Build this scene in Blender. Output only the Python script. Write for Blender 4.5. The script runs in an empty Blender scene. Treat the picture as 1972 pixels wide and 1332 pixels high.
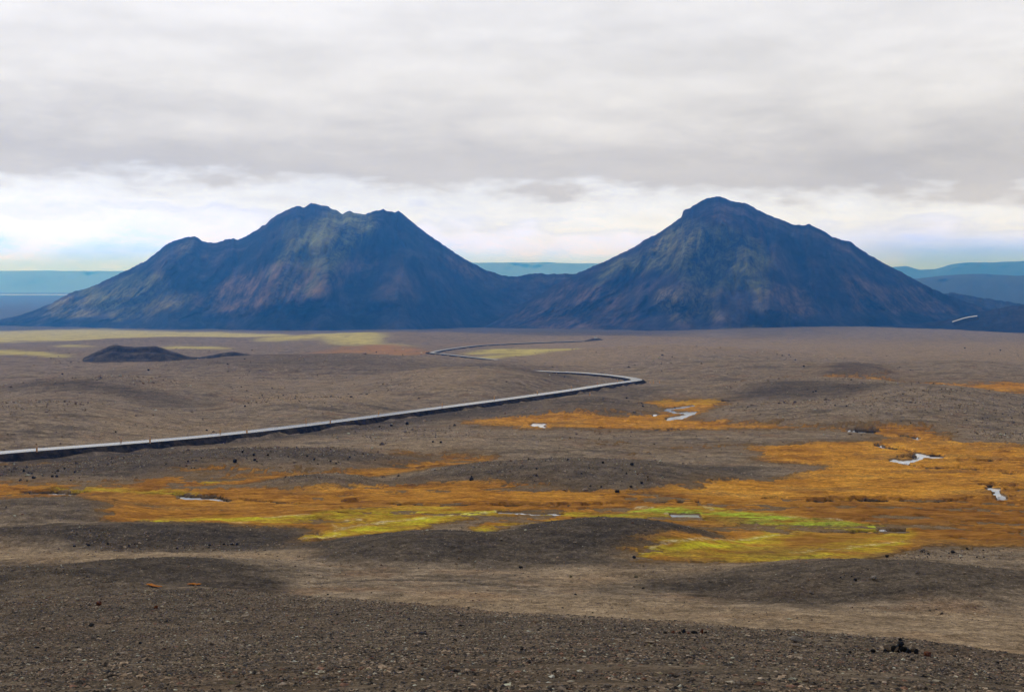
import bpy, math, random
import numpy as np
rng = np.random.default_rng(7); random.seed(7)
scene = bpy.context.scene
COL = scene.collection
F = 2740.0; CU, CV = 986.0, 666.0
PITCH = math.atan((666-540)/F)
CP, SP = math.cos(PITCH), math.sin(PITCH)

# ------------------------------------------------------------------ survey: the lie of the land as height below the viewpoint against distance
RK = np.array([0.5, 6, 12, 25, 45, 60, 75, 100, 130, 180, 240, 340, 450, 560, 900, 1300, 1700, 2500, 3000, 3600, 30000])
DK = np.array([1.7, 2.8, 4.4, 7.9, 12.6, 15.9, 18.4, 21.4, 24.2, 28, 31.5, 36, 38.9, 41.2, 49, 58.5, 68, 90, 103, 110, 112])
_lr = np.linspace(math.log(.5), math.log(30000), 1600)
_d = np.interp(np.exp(_lr), RK, DK)
_k = np.exp(-np.linspace(-2, 2, 61)**2); _k /= _k.sum()
_ratio = _d/np.exp(_lr)
_ls = np.convolve(np.pad(np.log(_ratio), 30, mode='reflect', reflect_type='odd'), _k, 'valid')
RT = np.exp(_lr); RATIO = np.exp(_ls)
for i in range(1, len(RATIO)): RATIO[i] = min(RATIO[i], RATIO[i-1]*.99999)
DT = RATIO*RT
def drop(R): return np.interp(np.log(np.maximum(R, .5)), _lr, DT)
def project(X, Y, Z):
    fy = Y*CP - Z*SP; uy = Y*SP + Z*CP
    fy = np.where(fy < .1, .1, fy)
    return CU + F*X/fy, CV - F*uy/fy
def unproject(u, v, h=0.0):
    """point on the ground profile raised by h metres"""
    u = np.asarray(u, float); v = np.asarray(v, float); h = np.asarray(h, float)
    a = (u-CU)/F; b = (CV-v)/F
    dx = a; dy = CP + b*SP; dz = -SP + b*CP
    # azimuth
    hor = np.hypot(dx, dy); sl = -dz/hor
    R = np.interp(-sl, -RATIO, RT)
    for _ in range(12):
        R = .5*R + .5*np.interp(-(sl + h/np.maximum(R, 1)), -RATIO, RT)
    return R*dx/hor, R*dy/hor
# ------------------------------------------------------------------ numpy noise
def hash2(ix, iy, s):
    h = (ix.astype(np.int64)*374761393 + iy.astype(np.int64)*668265263 + s*974711) & 0xffffffff
    h = ((h ^ (h >> 13))*1274126177) & 0xffffffff
    return ((h ^ (h >> 16)) & 0xffff)/65535.0
def vnoise(x, y, s=0):
    x0 = np.floor(x); y0 = np.floor(y); fx = x-x0; fy = y-y0
    fx = fx*fx*fx*(fx*(fx*6-15)+10); fy = fy*fy*fy*(fy*(fy*6-15)+10)
    a = hash2(x0, y0, s); b = hash2(x0+1, y0, s); c = hash2(x0, y0+1, s); d = hash2(x0+1, y0+1, s)
    return (a+(b-a)*fx)*(1-fy) + (c+(d-c)*fx)*fy
def fbm(x, y, o=4, s=0, g=.5):
    t = 0; a = 1; n = 0
    for i in range(o):
        c, q = math.cos(.6*i), math.sin(.6*i)
        t = t + a*vnoise((x*c-y*q)*2**i+17.3*i, (x*q+y*c)*2**i+9.1*i, s+i*31); n += a; a *= g
    return t/n
def sstep(a, b, x):
    t = np.clip((x-a)/(b-a), 0, 1); return t*t*(3-2*t)
# ------------------------------------------------------------------ region maps in survey coordinates
U0, U1, V0, V1 = -420, 2400, 560, 1420
US = 2
gu = np.arange(U0, U1, US)+.5; gv = np.arange(V0, V1, 1)+.5
NU, NV = len(gu), len(gv)
def poly(m, pts, val=1.0):
    pts = np.array(pts, float)
    j0 = max(int(pts[:, 1].min()-V0)-1, 0); j1 = min(int(pts[:, 1].max()-V0)+2, NV)
    x = pts[:, 0]; y = pts[:, 1]; n = len(pts)
    for j in range(j0, j1):
        for sub in (-.25, .25):
            v = gv[j]+sub; xs = []
            for i in range(n):
                k = (i+1) % n
                if (y[i] > v) != (y[k] > v): xs.append(x[i]+(v-y[i])*(x[k]-x[i])/(y[k]-y[i]))
            xs.sort()
            for a, b in zip(xs[::2], xs[1::2]):
                i0 = int(max((a-U0)/US, 0)); i1 = int(min((b-U0)/US, NU))
                if i1 >= i0: m[j, i0:i1+1] += .5*(val-m[j, i0:i1+1]) if sub < 0 else (val-m[j, i0:i1+1])
    return m
def line(m, pts, w0, w1=None, val=1.0, ends=True):
    """ribbon of half-height w (rows); tapering at the ends"""
    pts = np.array(pts, float); w1 = w0 if w1 is None else w1
    n = max(int(np.hypot(*(np.diff(pts, axis=0)).T).sum()/1.5), 4)
    d = np.r_[0, np.cumsum(np.hypot(*(np.diff(pts, axis=0)).T))]; t = np.linspace(0, d[-1], n)
    xs = np.interp(t, d, pts[:, 0]); ys = np.interp(t, d, pts[:, 1])
    for i, (x, y) in enumerate(zip(xs, ys)):
        f = i/(n-1); w = w0+(w1-w0)*f
        if ends: w *= min(1, .35+4*min(f, 1-f))
        wu = max(w*1.6, 1.5)
        j0, j1 = int(y-w-V0-1), int(y+w-V0+2); i0, i1 = int((x-wu-U0)/US), int((x+wu-U0)/US+2)
        if j0 < 0 or j1 >= NV or i0 < 0 or i1 >= NU: continue
        q = ((gv[j0:j1, None]-y)/w)**2+((gu[None, i0:i1]-x)/wu)**2
        s = np.clip(1.6-q, 0, 1)*val
        m[j0:j1, i0:i1] = np.maximum(m[j0:j1, i0:i1], s)
    return m
def blur(m, ru, rv):
    for ax, r in ((0, rv), (1, ru)):
        if r <= 0: continue
        for _ in range(2):
            p = np.pad(m, [(r+1, r) if a == ax else (0, 0) for a in (0, 1)], mode='edge')
            c = np.cumsum(p, axis=ax); n = m.shape[ax]
            m = (np.take(c, range(2*r+1, 2*r+1+n), ax)-np.take(c, range(0, n), ax))/(2*r+1)
    return m
def sample(m, u, v):
    x = np.clip((u-gu[0])/US, 0, NU-1.001); y = np.clip(v-gv[0], 0, NV-1.001)
    i = x.astype(int); j = y.astype(int); fx = x-i; fy = y-j
    r = (m[j, i]*(1-fx)+m[j, i+1]*fx)*(1-fy)+(m[j+1, i]*(1-fx)+m[j+1, i+1]*fx)*fy
    return np.where((u < U0) | (u > U1) | (v < V0) | (v > V1), 0, r)
Z = lambda: np.zeros((NV, NU))

BOG = [(-400,922),(-40,925),(60,926),(140,931),(230,932),(330,918),(420,912),(560,915),(640,911),(700,907),(790,897),(840,889),(760,884),(720,877),(850,884),(930,883),(985,885),(930,893),(880,901),(830,909),(770,915),(735,925),(722,936),(780,938),(900,939),(960,941),(1060,944),(1130,950),(1210,951),(1290,946),(1340,938),(1400,931),(1480,928),(1510,915),(1570,905),(1625,899),(1560,895),(1480,891),(1440,884),(1470,872),(1440,862),(1520,855),(1640,850),(1740,843),(1830,848),(1900,855),(2000,858),(2400,862),(2400,1062),(2000,1060),(1800,1052),(1740,1062),(1690,1078),(1600,1090),(1500,1091),(1400,1086),(1230,1083),(1180,1076),(1215,1062),(1300,1052),(1380,1045),(1400,1036),(1340,1022),(1250,1014),(1180,1008),(1080,1006),(1000,1012),(940,1026),(910,1029),(900,1016),(960,1000),(1050,996),(990,993),(900,1000),(830,1014),(780,1027),(700,1033),(640,1038),(575,1045),(545,1042),(570,1034),(620,1024),(600,1018),(540,1016),(440,1017),(330,1018),(240,1019),(190,1010),(215,992),(170,978),(100,971),(-40,966),(-400,960)]
g_or = poly(Z(), BOG)
poly(g_or, [(470,938),(500,931),(560,925),(640,922),(740,925),(720,938),(660,944),(560,942)], 0)
poly(g_or, [(878,810),(930,806),(1000,803),(1100,801),(1200,803),(1262,798),(1295,790),(1262,783),(1235,776),(1250,771),(1320,768),(1400,769),(1412,773),(1385,782),(1372,795),(1345,804),(1310,808),(1360,812),(1450,818),(1600,825),(1740,825),(1835,832),(1838,840),(1780,847),(1720,843),(1640,832),(1560,829),(1400,828),(1150,827),(1050,825),(985,821),(900,817)])
line(g_or, [(1400,741),(1480,739),(1560,736),(1640,735)], 2.0, 3)
poly(g_or, [(1620,733),(1700,733),(1780,736),(1860,738),(1950,738),(2300,740),(2300,758),(1950,755),(1880,752),(1820,746),(1720,741),(1630,737)])
line(g_or, [(1690,728),(1720,726),(1750,728)], 1.5, val=.6)
line(g_or, [(1180,884),(1230,876),(1270,868),(1320,860),(1400,857),(1470,857)], 2.5, 4, .85)
line(g_or, [(1050,861),(1110,859),(1180,862),(1230,861)], 2.2, val=.75)
line(g_or, [(860,880),(930,884)], 3, val=.8)
line(g_or, [(-60,893),(60,892),(130,891),(195,887)], 2.6, 1.6, .8)
line(g_or, [(1560,777),(1640,778),(1700,776)], 1.2, val=.6)
line(g_or, [(1370,738),(1300,738)], 1.4, val=.7); line(g_or, [(1780,755),(1830,757)], 2, val=.8)
line(g_or, [(620,1090),(760,1096)], 2, val=.2)
# far pale moss flats
far = Z()
poly(far, [(-400,640),(26,638),(120,635),(200,634),(300,638),(400,640),(500,643),(562,644),(545,651),(430,653),(300,655),(150,657),(26,659),(-400,660)])
line(far, [(500,657),(580,653),(640,650),(700,650)], 3, 3.5); poly(far, [(600,650),(640,646),(700,647),(735,653),(745,658),(700,665),(640,660)])
line(far, [(-200,676),(26,679),(80,681),(140,687)], 3.5, 2.5); line(far, [(110,667),(180,667)], 2); line(far, [(310,669),(380,670),(445,672)], 2.4)
poly(far, [(885,682),(930,675),(980,671),(1060,672),(1140,674),(1150,678),(1060,681),(1010,684),(940,691),(905,689),(960,684),(1000,680),(930,681)])
line(far, [(640,664),(720,663),(800,664)], 1.6, val=.8)
farO = Z()
poly(farO, [(520,684),(600,678),(640,672),(700,666),(760,663),(800,670),(830,679),(780,683),(690,682),(640,684),(740,690),(780,692),(700,695),(600,689)])
line(farO, [(840,664),(1000,662)], 1.0, val=.5); line(farO, [(760,671),(830,678)], 2)
# green and yellow moss inside the bog
g_gr = Z()
poly(g_gr, [(250,1019),(290,1010),(320,1001),(420,1002),(560,998),(620,991),(660,982),(740,978),(850,977),(890,985),(950,982),(1000,986),(990,992),(900,1000),(840,1011),(780,1026),(700,1031),(640,1036),(575,1042),(560,1038),(620,1026),(640,1016),(560,1008),(440,1008),(330,1018)], .40)
poly(g_gr, [(900,1028),(905,1020),(960,1012),(1040,1003),(1120,1003),(1000,1012),(940,1028)], .8)
poly(g_gr, [(1000,983),(1100,985),(1200,989),(1235,976),(1300,974),(1350,975),(1420,985),(1500,991),(1560,999),(1650,1008),(1740,1018),(1762,1032),(1740,1052),(1690,1075),(1600,1089),(1480,1090),(1330,1085),(1230,1080),(1225,1070),(1270,1061),(1340,1053),(1420,1043),(1480,1032),(1486,1022),(1440,1012),(1380,1007),(1300,1003),(1180,1001),(1060,993)], .40)
poly(g_gr, [(1500,1046),(1540,1034),(1600,1026),(1700,1025),(1730,1030),(1660,1040),(1580,1052),(1520,1058)], .1)
poly(g_gr, [(760,995),(800,988),(840,992),(800,1000)], .3); poly(g_gr, [(640,1000),(700,994),(720,1000),(660,1008)], .25)
line(g_gr, [(90,944),(200,946),(300,950),(380,952)], 2.6, val=.6); line(g_gr, [(400,932),(450,925)], 2.5, val=.6)
poly(g_gr, [(1250,772),(1400,769),(1400,776),(1340,779),(1270,779)], .25)
for P, w, vl in (([(1225,1078),(1300,1068),(1400,1052),(1470,1040),(1510,1028)], 4.5, 1), ([(1180,993),(1250,984),(1350,984),(1440,998),(1560,1009),(1650,1016),(1745,1025)], 7, 1), ([(1440,1003),(1492,1018),(1480,1034)], 8, .9), ([(1480,1086),(1600,1068),(1745,1046)], 3.5, .9), ([(1000,988),(1100,990),(1200,996)], 3, .7),
    ([(250,1018),(330,1007),(480,1002),(610,996)], 4, .95), ([(575,1040),(650,1031),(760,1013),(880,992),(950,986)], 5, 1), ([(600,1008),(640,1000),(700,993),(840,988)], 5, .7), ([(905,1026),(940,1017),(1040,1005)], 2, .8), ([(430,1012),(600,1010)], 2, .8)):
    line(g_gr, P, w, val=vl)
g_gg = Z()   # the truly green stretch
poly(g_gg, [(1240,978),(1350,976),(1500,991),(1650,1007),(1740,1019),(1700,1024),(1560,1014),(1500,1025),(1440,1012),(1300,1003),(1100,990)])
g_pale = Z() # pale mud and trickles
for P, w in (([(1225,1077),(1270,1066),(1330,1057),(1400,1047),(1480,1036),(1530,1028)], 2.2), ([(560,1041),(640,1035),(652,1022),(700,1012),(760,1006),(850,996)], 2.2), ([(850,996),(900,990),(960,986),(1015,990)], 1.6), ([(1280,991),(1340,991)], 3), ([(1350,975),(1370,982)], 3), ([(1200,979),(1260,979)], 1.4), ([(300,1017),(330,1014)], 1.6), ([(640,1012),(655,1030)], 4), ([(660,1004),(700,1002)], 1.6), ([(500,998),(600,993)], 1.5), ([(430,1015),(480,1013)], 1.2), ([(800,1030),(700,1034)], 1.4), ([(1685,1017),(1745,1021)], 2.0), ([(1570,1022),(1700,1026)], 1.2), ([(1480,993),(1640,1006)], 1.2), ([(1600,1060),(1740,1044)], 1.4), ([(1500,1068),(1690,1052)], 1.3)):
    line(g_pale, P, w*.55+.3, val=.42)
g_brown = Z()+.50
poly(g_brown, [(1440,850),(1700,840),(2400,850),(2400,955),(1900,962),(1700,962),(1560,958),(1420,962),(1300,952),(1400,935),(1560,905),(1440,880)], .02)
poly(g_brown, [(900,765),(1420,760),(1500,830),(900,830)], .12); poly(g_brown, [(620,925),(1000,930),(1260,950),(1200,968),(900,964),(600,955)], .16); poly(g_brown, [(1300,720),(2400,720),(2400,765),(1300,765)], .1)
def gb_(P, v): poly(g_brown, P, v)
# heathery darker brown stretches
poly(g_brown, [(1500,978),(1640,968),(1800,975),(2200,985),(2200,1050),(1780,1046),(1740,1015),(1600,1000)], .85)
poly(g_brown, [(300,960),(560,960),(640,972),(560,990),(330,996),(220,985)], .45)
poly(g_brown, [(100,960),(300,962),(280,975),(100,970)], .55)
poly(g_brown, [(1150,1010),(1300,1006),(1450,1020),(1480,1032),(1400,1040),(1300,1022)], .5)
poly(g_brown, [(1500,1046),(1540,1034),(1600,1026),(1700,1025),(1730,1030),(1660,1040),(1580,1052),(1520,1058)], .9)
line(g_brown, [(740,941),(900,942),(1080,948),(1200,954),(1300,950)], 2.5, val=.8)
line(g_brown, [(1150,960),(1260,958),(1350,958)], 3, val=.6); line(g_brown, [(560,988),(640,985)], 2, val=.7)
line(g_brown, [(1400,1085),(1550,1080)], 4, val=.5)
# water and cut banks
WAT = [([(1706,861),(1728,865)], .8), ([(1560,966),(1700,965)], .7), ([(960,986),(1080,990)], .8), ([(830,912),(870,905),(905,902)], 1.0), ([(62,949),(100,948.5),(142,951)], 2.2), ([(345,960),(395,959),(415,962),(440,965)], 2.4), ([(395,957),(340,955)], 1.0),
       ([(1335,781),(1305,785),(1283,789),(1300,795),(1335,798)], 1.4), ([(1335,798),(1320,802),(1285,807)], 1.9), ([(1028,817),(1046,816)], 2.4), ([(1040,820),(1046,821)], 1.4), ([(1718,885),(1738,889),(1756,887),(1772,882),(1764,874),(1785,878),(1814,879)], 2.6),
       ([(1690,857),(1706,861)], 1.6), ([(1636,830),(1682,833)], 1.3), ([(1738,840),(1768,845)], 1.8), ([(1904,941),(1920,943),(1918,951),(1936,957),(1926,960)], 3.0), ([(1936,945),(1990,944)], 1.5),
       ([(838,693),(866,694),(905,696)], 1.6), ([(1258,800),(1262,799)], 1), ([(300,1016),(328,1014)], 1.8), ([(1692,1018),(1738,1021)], 1.8), ([(1295,991),(1345,992)], 2.0), ([(960,986),(1000,988)], 1.3)]
g_w = Z()
for P, w in WAT: line(g_w, P, w*.95+.25, ends=False)
CUTS = [([(1706,860),(1730,864),(1768,870)], 1.5), ([(1775,898),(1796,902)], 1.5), ([(1868,903),(1904,906)], 1.5), ([(1560,964),(1640,961)], 1.2), ([(1718,963),(1800,967),(1890,958)], 1.1), ([(830,973),(946,972)], 1.0), ([(1056,973),(1180,970)], 1.0), ([(442,962),(500,966)], 1.3), ([(946,972),(1000,973),(1056,973)], 2.4), ([(655,966),(690,965),(708,968)], 2.6), ([(500,966),(590,972)], 1.8), ([(745,970),(790,971),(830,973)], 2.4), ([(40,947),(95,947),(170,949)], 2.0), ([(330,953),(420,956),(442,962)], 1.6),
        ([(1640,960),(1690,962),(1718,963)], 2.4), ([(1180,970),(1240,968),(1350,965)], 1.6), ([(1470,960),(1520,958)], 1.5), ([(1886,934),(1960,935)], 2.6), ([(1742,893),(1772,898)], 2.2), ([(1796,902),(1870,903)], 1.8), ([(1902,906),(1960,913)], 2.2),
        ([(1722,880),(1768,879)], 1.6), ([(1790,875),(1816,876)], 1.4), ([(1640,828),(1700,831)], 1.2), ([(1730,838),(1765,842)], 1.4), ([(1846,888),(1990,888)], 1.4), ([(1700,1018),(1745,1019)], 1.4), ([(1575,1024),(1700,1025)], 1.3), ([(1920,957),(1960,956)], 2.0), ([(1680,856),(1750,866)], 1.2), ([(1360,1030),(1380,1034)], 2), ([(1390,772),(1415,773)], 1.0), ([(1240,824),(1320,827)], .8)]
g_cut = Z()
for P, w in CUTS: line(g_cut, P, w*.62+.25)
# ground tints
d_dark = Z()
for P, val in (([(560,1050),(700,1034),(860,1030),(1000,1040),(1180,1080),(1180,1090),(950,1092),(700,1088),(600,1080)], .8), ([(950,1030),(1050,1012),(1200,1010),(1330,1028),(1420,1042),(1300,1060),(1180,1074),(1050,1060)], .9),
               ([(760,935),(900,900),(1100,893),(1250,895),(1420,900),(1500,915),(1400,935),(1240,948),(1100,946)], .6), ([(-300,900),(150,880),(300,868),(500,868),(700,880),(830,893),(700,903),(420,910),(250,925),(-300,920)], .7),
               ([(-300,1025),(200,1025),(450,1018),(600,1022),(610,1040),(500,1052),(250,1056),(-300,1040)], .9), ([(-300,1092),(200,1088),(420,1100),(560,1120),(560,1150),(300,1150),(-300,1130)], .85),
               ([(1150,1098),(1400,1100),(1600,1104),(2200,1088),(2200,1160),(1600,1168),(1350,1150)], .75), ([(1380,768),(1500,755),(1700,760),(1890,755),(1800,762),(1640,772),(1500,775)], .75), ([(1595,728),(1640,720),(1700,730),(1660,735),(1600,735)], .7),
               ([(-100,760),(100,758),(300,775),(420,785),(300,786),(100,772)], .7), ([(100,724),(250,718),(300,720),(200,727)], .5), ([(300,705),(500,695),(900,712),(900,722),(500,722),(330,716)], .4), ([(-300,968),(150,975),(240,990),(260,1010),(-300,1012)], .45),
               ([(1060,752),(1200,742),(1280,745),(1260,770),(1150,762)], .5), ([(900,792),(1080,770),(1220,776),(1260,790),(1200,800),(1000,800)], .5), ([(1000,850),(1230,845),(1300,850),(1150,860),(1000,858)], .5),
               ([(-300,1136),(100,1140),(600,1175),(950,1205),(1500,1240),(2100,1300),(2100,1400),(-300,1400)], .62), ([(470,938),(560,922),(740,925),(720,938),(600,945)], .35), ([(1050,760),(600,822),(300,856),(-100,885),(-100,905),(300,872),(600,842),(1000,790)], .8),  # large near patch paints dark shadow gaps beneath the loose gravel
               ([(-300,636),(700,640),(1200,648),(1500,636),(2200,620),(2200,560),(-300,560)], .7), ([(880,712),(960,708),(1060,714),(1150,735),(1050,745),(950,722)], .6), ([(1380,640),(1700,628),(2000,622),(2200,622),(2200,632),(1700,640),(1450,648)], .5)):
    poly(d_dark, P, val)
d_tan = Z()
for P, val in (([(-300,1056),(300,1062),(560,1060),(620,1072),(500,1085),(200,1090),(-300,1084)], .7), ([(540,1170),(700,1150),(900,1140),(1200,1150),(1500,1175),(1900,1180),(2200,1220),(2200,1290),(1800,1260),(1300,1225),(1000,1190),(800,1170)], .6), ([(1000,1098),(1250,1090),(1600,1092),(1900,1085),(1700,1098),(1300,1112),(1100,1130)], .5),
               ([(1000,655),(1300,655),(1950,660),(2200,664),(2200,700),(1400,690),(1050,710),(1000,690)], .55), ([(450,770),(640,755),(760,765),(700,785),(500,790)], .6), ([(760,735),(900,740),(960,755),(860,765),(780,760)], .5), ([(420,735),(700,735),(700,750),(420,750)], .35), ([(200,820),(500,815),(420,835),(200,845)], .5), ([(26,860),(250,840),(230,848),(26,868)], .5),
               ([(300,870),(460,850),(640,840),(560,852),(420,868)], .6), ([(600,870),(860,860),(960,865),(900,880),(760,880)], .35), ([(1500,740),(1750,742),(1850,750),(1600,755)], .3)):
    poly(d_tan, P, val)
d_rock = Z()
for P, val in (([(150,890),(300,868),(480,864),(700,876),(800,890),(600,905),(450,905),(300,912),(-100,925),(-100,905)], 1), ([(800,905),(1100,888),(1260,892),(1250,945),(1000,945),(850,925)], .35), ([(470,938),(560,924),(740,925),(700,942)], .9), ([(1380,800),(1480,780),(1700,778),(1950,775),(2200,775),(2200,830),(1900,845),(1860,825),(1500,815)], .8), ([(1880,820),(2200,818),(2200,858),(1860,850)], .8),
               ([(620,822),(760,815),(960,822),(880,840),(640,840)], .6), ([(480,765),(640,758),(720,768),(640,785),(480,785)], .8), ([(80,745),(250,750),(380,765),(300,772),(80,758)], .8), ([(-100,795),(120,795),(220,810),(100,830),(-100,825)], .8), ([(740,745),(830,742),(840,762),(740,765)], .6), ([(380,720),(640,722),(760,730),(500,730)], .3),
               ([(100,1035),(450,1040),(600,1050),(500,1060),(200,1058)], .7), ([(1200,690),(1500,686),(1520,700),(1250,705)], .4), ([(1450,745),(1750,748),(1700,765),(1480,765)], .5), ([(1170,780),(1240,782),(1235,795),(1150,795)], .8), ([(-300,1136),(100,1140),(600,1175),(950,1205),(1500,1240),(2100,1300),(2100,1400),(-300,1400)], .6), ([(1680,1062),(1950,1058),(1950,1075),(1700,1080)], .5)):
    poly(d_rock, P, val)
d_trk = Z()
for P, w in (([(585,1124),(680,1118),(780,1115),(880,1116),(980,1122),(1050,1129)], 1.2), ([(600,1130),(700,1129)], .9), ([(880,1118),(980,1126),(1050,1133)], .9), ([(180,1080),(300,1078),(420,1072)], .9), ([(-60,1084),(200,1080)], .8), ([(1100,1153),(1200,1160),(1260,1172)], .9)):
    line(d_trk, P, w)
g_heath = blur(g_or.copy(), 16, 6); g_or = blur(g_or, 11, 4); far = blur(far, 6, 1); farO = blur(farO, 6, 1); g_gr = blur(g_gr, 4, 1); g_gg = blur(g_gg, 12, 3); g_brown = blur(g_brown, 14, 4)
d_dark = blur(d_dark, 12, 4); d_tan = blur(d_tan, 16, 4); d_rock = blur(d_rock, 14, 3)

# ------------------------------------------------------------------ hummocks: (u, near foot row, crest row, half width in u, )
HUM = [(840,1092,1028,330),(1180,1078,1004,260),(1110,950,888,400),(480,918,866,380),(120,1056,1014,470),(60,1018,964,260),(610,944,918,150),(250,1152,1084,430),(1780,1170,1088,480),
       (1700,828,774,400),(1620,778,734,340),(1480,738,694,310),(1640,738,717,90),(1120,806,763,175),(930,884,842,430),(230,792,726,330),(600,727,684,430),(900,768,711,260),(620,803,768,230),(60,852,780,300),(1300,700,668,300),(1850,735,700,250),
       (1000,714,700,150),(1830,800,760,200),(760,660,640,320),(1620,647,629,360),(1180,660,648,260),(330,662,650,260)]
_h = []
for (u, vb, vt, w) in HUM:
    vm = vb-.48*(vb-vt)
    x0, y0 = unproject(u, vb); x1, y1 = unproject(u, vm)
    R = math.hypot(x1, y1); dd = max(R-math.hypot(x0, y0), 2.5)
    _h.append((float(x1), float(y1), w/F*R, dd*1.15, (vm-vt)/F*R))
def edge_R(th):
    us = np.array([-1500,-300,26,300,600,950,1300,1500,1750,1946,2200,3500]); vs = np.array([1120,1126,1136,1150,1171,1200,1222,1240,1262,1292,1330,1400])
    x, y = unproject(us, vs); t = np.arctan2(x, y)
    return np.interp(th, t, np.hypot(x, y))
# road centreline
RA = [(-330,902,1.9),(-60,877,1.9),(26,869,1.9),(250,852,1.8),(423,836.5,1.7),(600,816.5,1.6),(800,790.5,1.5),(1000,764.5,1.6),(1100,750.5,1.7),(1170,739.5,1.7),(1212,734,1.6),(1226,731.5,1.5),(1222,729,1.5),(1203,725.5,1.3),(1170,721.5,1.1),(1120,717.5,1.0),(1060,715,.8),(1024,713.8,.6),(1000,713.6,.2)]
RB = [(960,692.5,.3),(925,689,1.0),(880,684,1.2),(850,680.8,1.4),(832,679,1.5),(836,677,1.5),(856,673,1.6),(890,668.2,1.7),(930,664,1.8),(1000,660.6,1.8),(1060,658.4,1.8),(1128,656,1.6),(1150,655,1.2)]
def smooth_path(P, n=8):
    X, Y = unproject([p[0] for p in P], [p[1] for p in P], [p[2] for p in P]); H = np.array([p[2] for p in P])
    A = np.stack([X, Y, H], 1); out = []
    A = np.vstack([2*A[0]-A[1], A, 2*A[-1]-A[-2]])
    for i in range(1, len(A)-2):
        p0, p1, p2, p3 = A[i-1:i+3]
        t = np.linspace(0, 1, 24, endpoint=False)[:, None]
        # centripetal-like Catmull-Rom with chord-limited tangents
        L = np.linalg.norm(p2-p1)
        m1 = (p2-p0)/max(np.linalg.norm(p2-p1)+np.linalg.norm(p1-p0), 1e-6)*L
        m2 = (p3-p1)/max(np.linalg.norm(p3-p2)+np.linalg.norm(p2-p1), 1e-6)*L
        out.append((2*t**3-3*t**2+1)*p1+(t**3-2*t**2+t)*m1+(-2*t**3+3*t**2)*p2+(t**3-t**2)*m2)
    out.append(A[-2][None]); A = np.vstack(out)
    d = np.r_[0, np.cumsum(np.hypot(*np.diff(A[:, :2], axis=0).T))]
    s = np.arange(0, d[-1], 4.0)
    return np.stack([np.interp(s, d, A[:, k]) for k in range(3)], 1)
RA = [(a, b, c*(.72 if a < 700 else .6)) for a, b, c in RA]; RB = [(a, b, c*.4) for a, b, c in RB]
PA = smooth_path(RA); PB = smooth_path(RB)
ROADP = np.vstack([PA, PB])
def road_near(X, Y):
    """0 at the road .. 1 beyond 22 m"""
    out = np.ones(X.shape)*1e9
    sel = np.where((np.hypot(X, Y) > 180) & (np.hypot(X, Y) < 2200) & (Y > 0) & (X > -420) & (X < 420))
    if len(sel[0]) == 0: return out
    xs = X[sel]; ys = Y[sel]; best = np.full(xs.shape, 1e9)
    # coarse bins keep this quick
    for k in range(0, len(ROADP), 12):
        seg = ROADP[k:k+13, :2]; c = seg.mean(0)
        m = np.where((np.abs(xs-c[0]) < 75) & (np.abs(ys-c[1]) < 75))[0]
        if len(m) == 0: continue
        d = np.sqrt(((xs[m, None]-seg[None, :, 0])**2+(ys[m, None]-seg[None, :, 1])**2).min(1))
        best[m] = np.minimum(best[m], d)
    out[sel] = best
    return out
def relief(X, Y):
    """everything on top of the bare profile except fine roughness"""
    R = np.hypot(X, Y); z = np.zeros(X.shape)
    for (hx, hy, w, d, h) in _h:
        R0 = math.hypot(hx, hy); ca, sa = hy/R0, hx/R0
        dx = (X-hx)*ca-(Y-hy)*sa; dy = (X-hx)*sa+(Y-hy)*ca
        m = (np.abs(dx) < w) & (np.abs(dy) < d*1.5)
        if not m.any(): continue
        q = (dx/w)**2+(dy/np.where(dy < 0, d, d*1.25))**2
        z += np.where(m, np.clip(1-q, 0, 1)**1.6*h, 0)
    u, v = project(X, Y, -drop(R))
    bog = np.clip(sample(g_or, u, v)*1.2, 0, 1)
    amp = np.interp(R, [0, 40, 120, 300, 700, 2000, 4000, 30000], [.05, .12, .3, .6, 1.1, 2.2, 3, 3])
    wl = 1.0
    n = (fbm(X/np.interp(R, [0, 60, 300], [9, 12, 26]).mean() if False else X/22, Y/11, 3, 5)-.5)*np.clip(R/200, .2, 1.0)*.9
    n += (fbm(X/75, Y/34, 3, 9)-.5)*np.clip((R-120)/400, 0, 1)*3.2
    n += (fbm(X/8, Y/5, 2, 15)-.5)*.25
    rn = road_near(X, Y); k = sstep(5, 24, rn)
    z = (z + n*(1-.85*bog))*k - (1-k)*(.25-.9*(fbm(X/6, Y/6, 3, 44)-.42)*sstep(3.6, 7, rn))
    # near gravel shelf
    th = np.arctan2(X, np.maximum(Y, 1e-3)); eR = edge_R(th)
    z += .75*(1-sstep(-1.0, 5.0, R-eR-(fbm(X/3, Y/3, 2, 40)-.5)*2))*sstep(8, 40, R)
    wq = fbm(X/2.2, Y/3.5, 3, 21)-.5; wr = fbm(X/2.8, Y/3, 3, 22)-.5
    cw = sample(g_w, u+wq*16, v+wr*3.2); cc = sample(g_cut, u+wq*20, v+wr*4); tk = sample(d_trk, u, v)
    z -= np.clip(cw*1.5, 0, 1)*.26 + np.clip(cc*2.5, 0, 1)*.6*np.clip(R/180, .5, 1.4) + tk*.06
    return z, bog, rn, u, v, cw, cc, tk
def ground_z(x, y):
    X = np.atleast_1d(np.asarray(x, float)); Y = np.atleast_1d(np.asarray(y, float))
    r = relief(X, Y)[0]-drop(np.hypot(X, Y))
    return r if np.ndim(x) else float(r[0])

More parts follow.
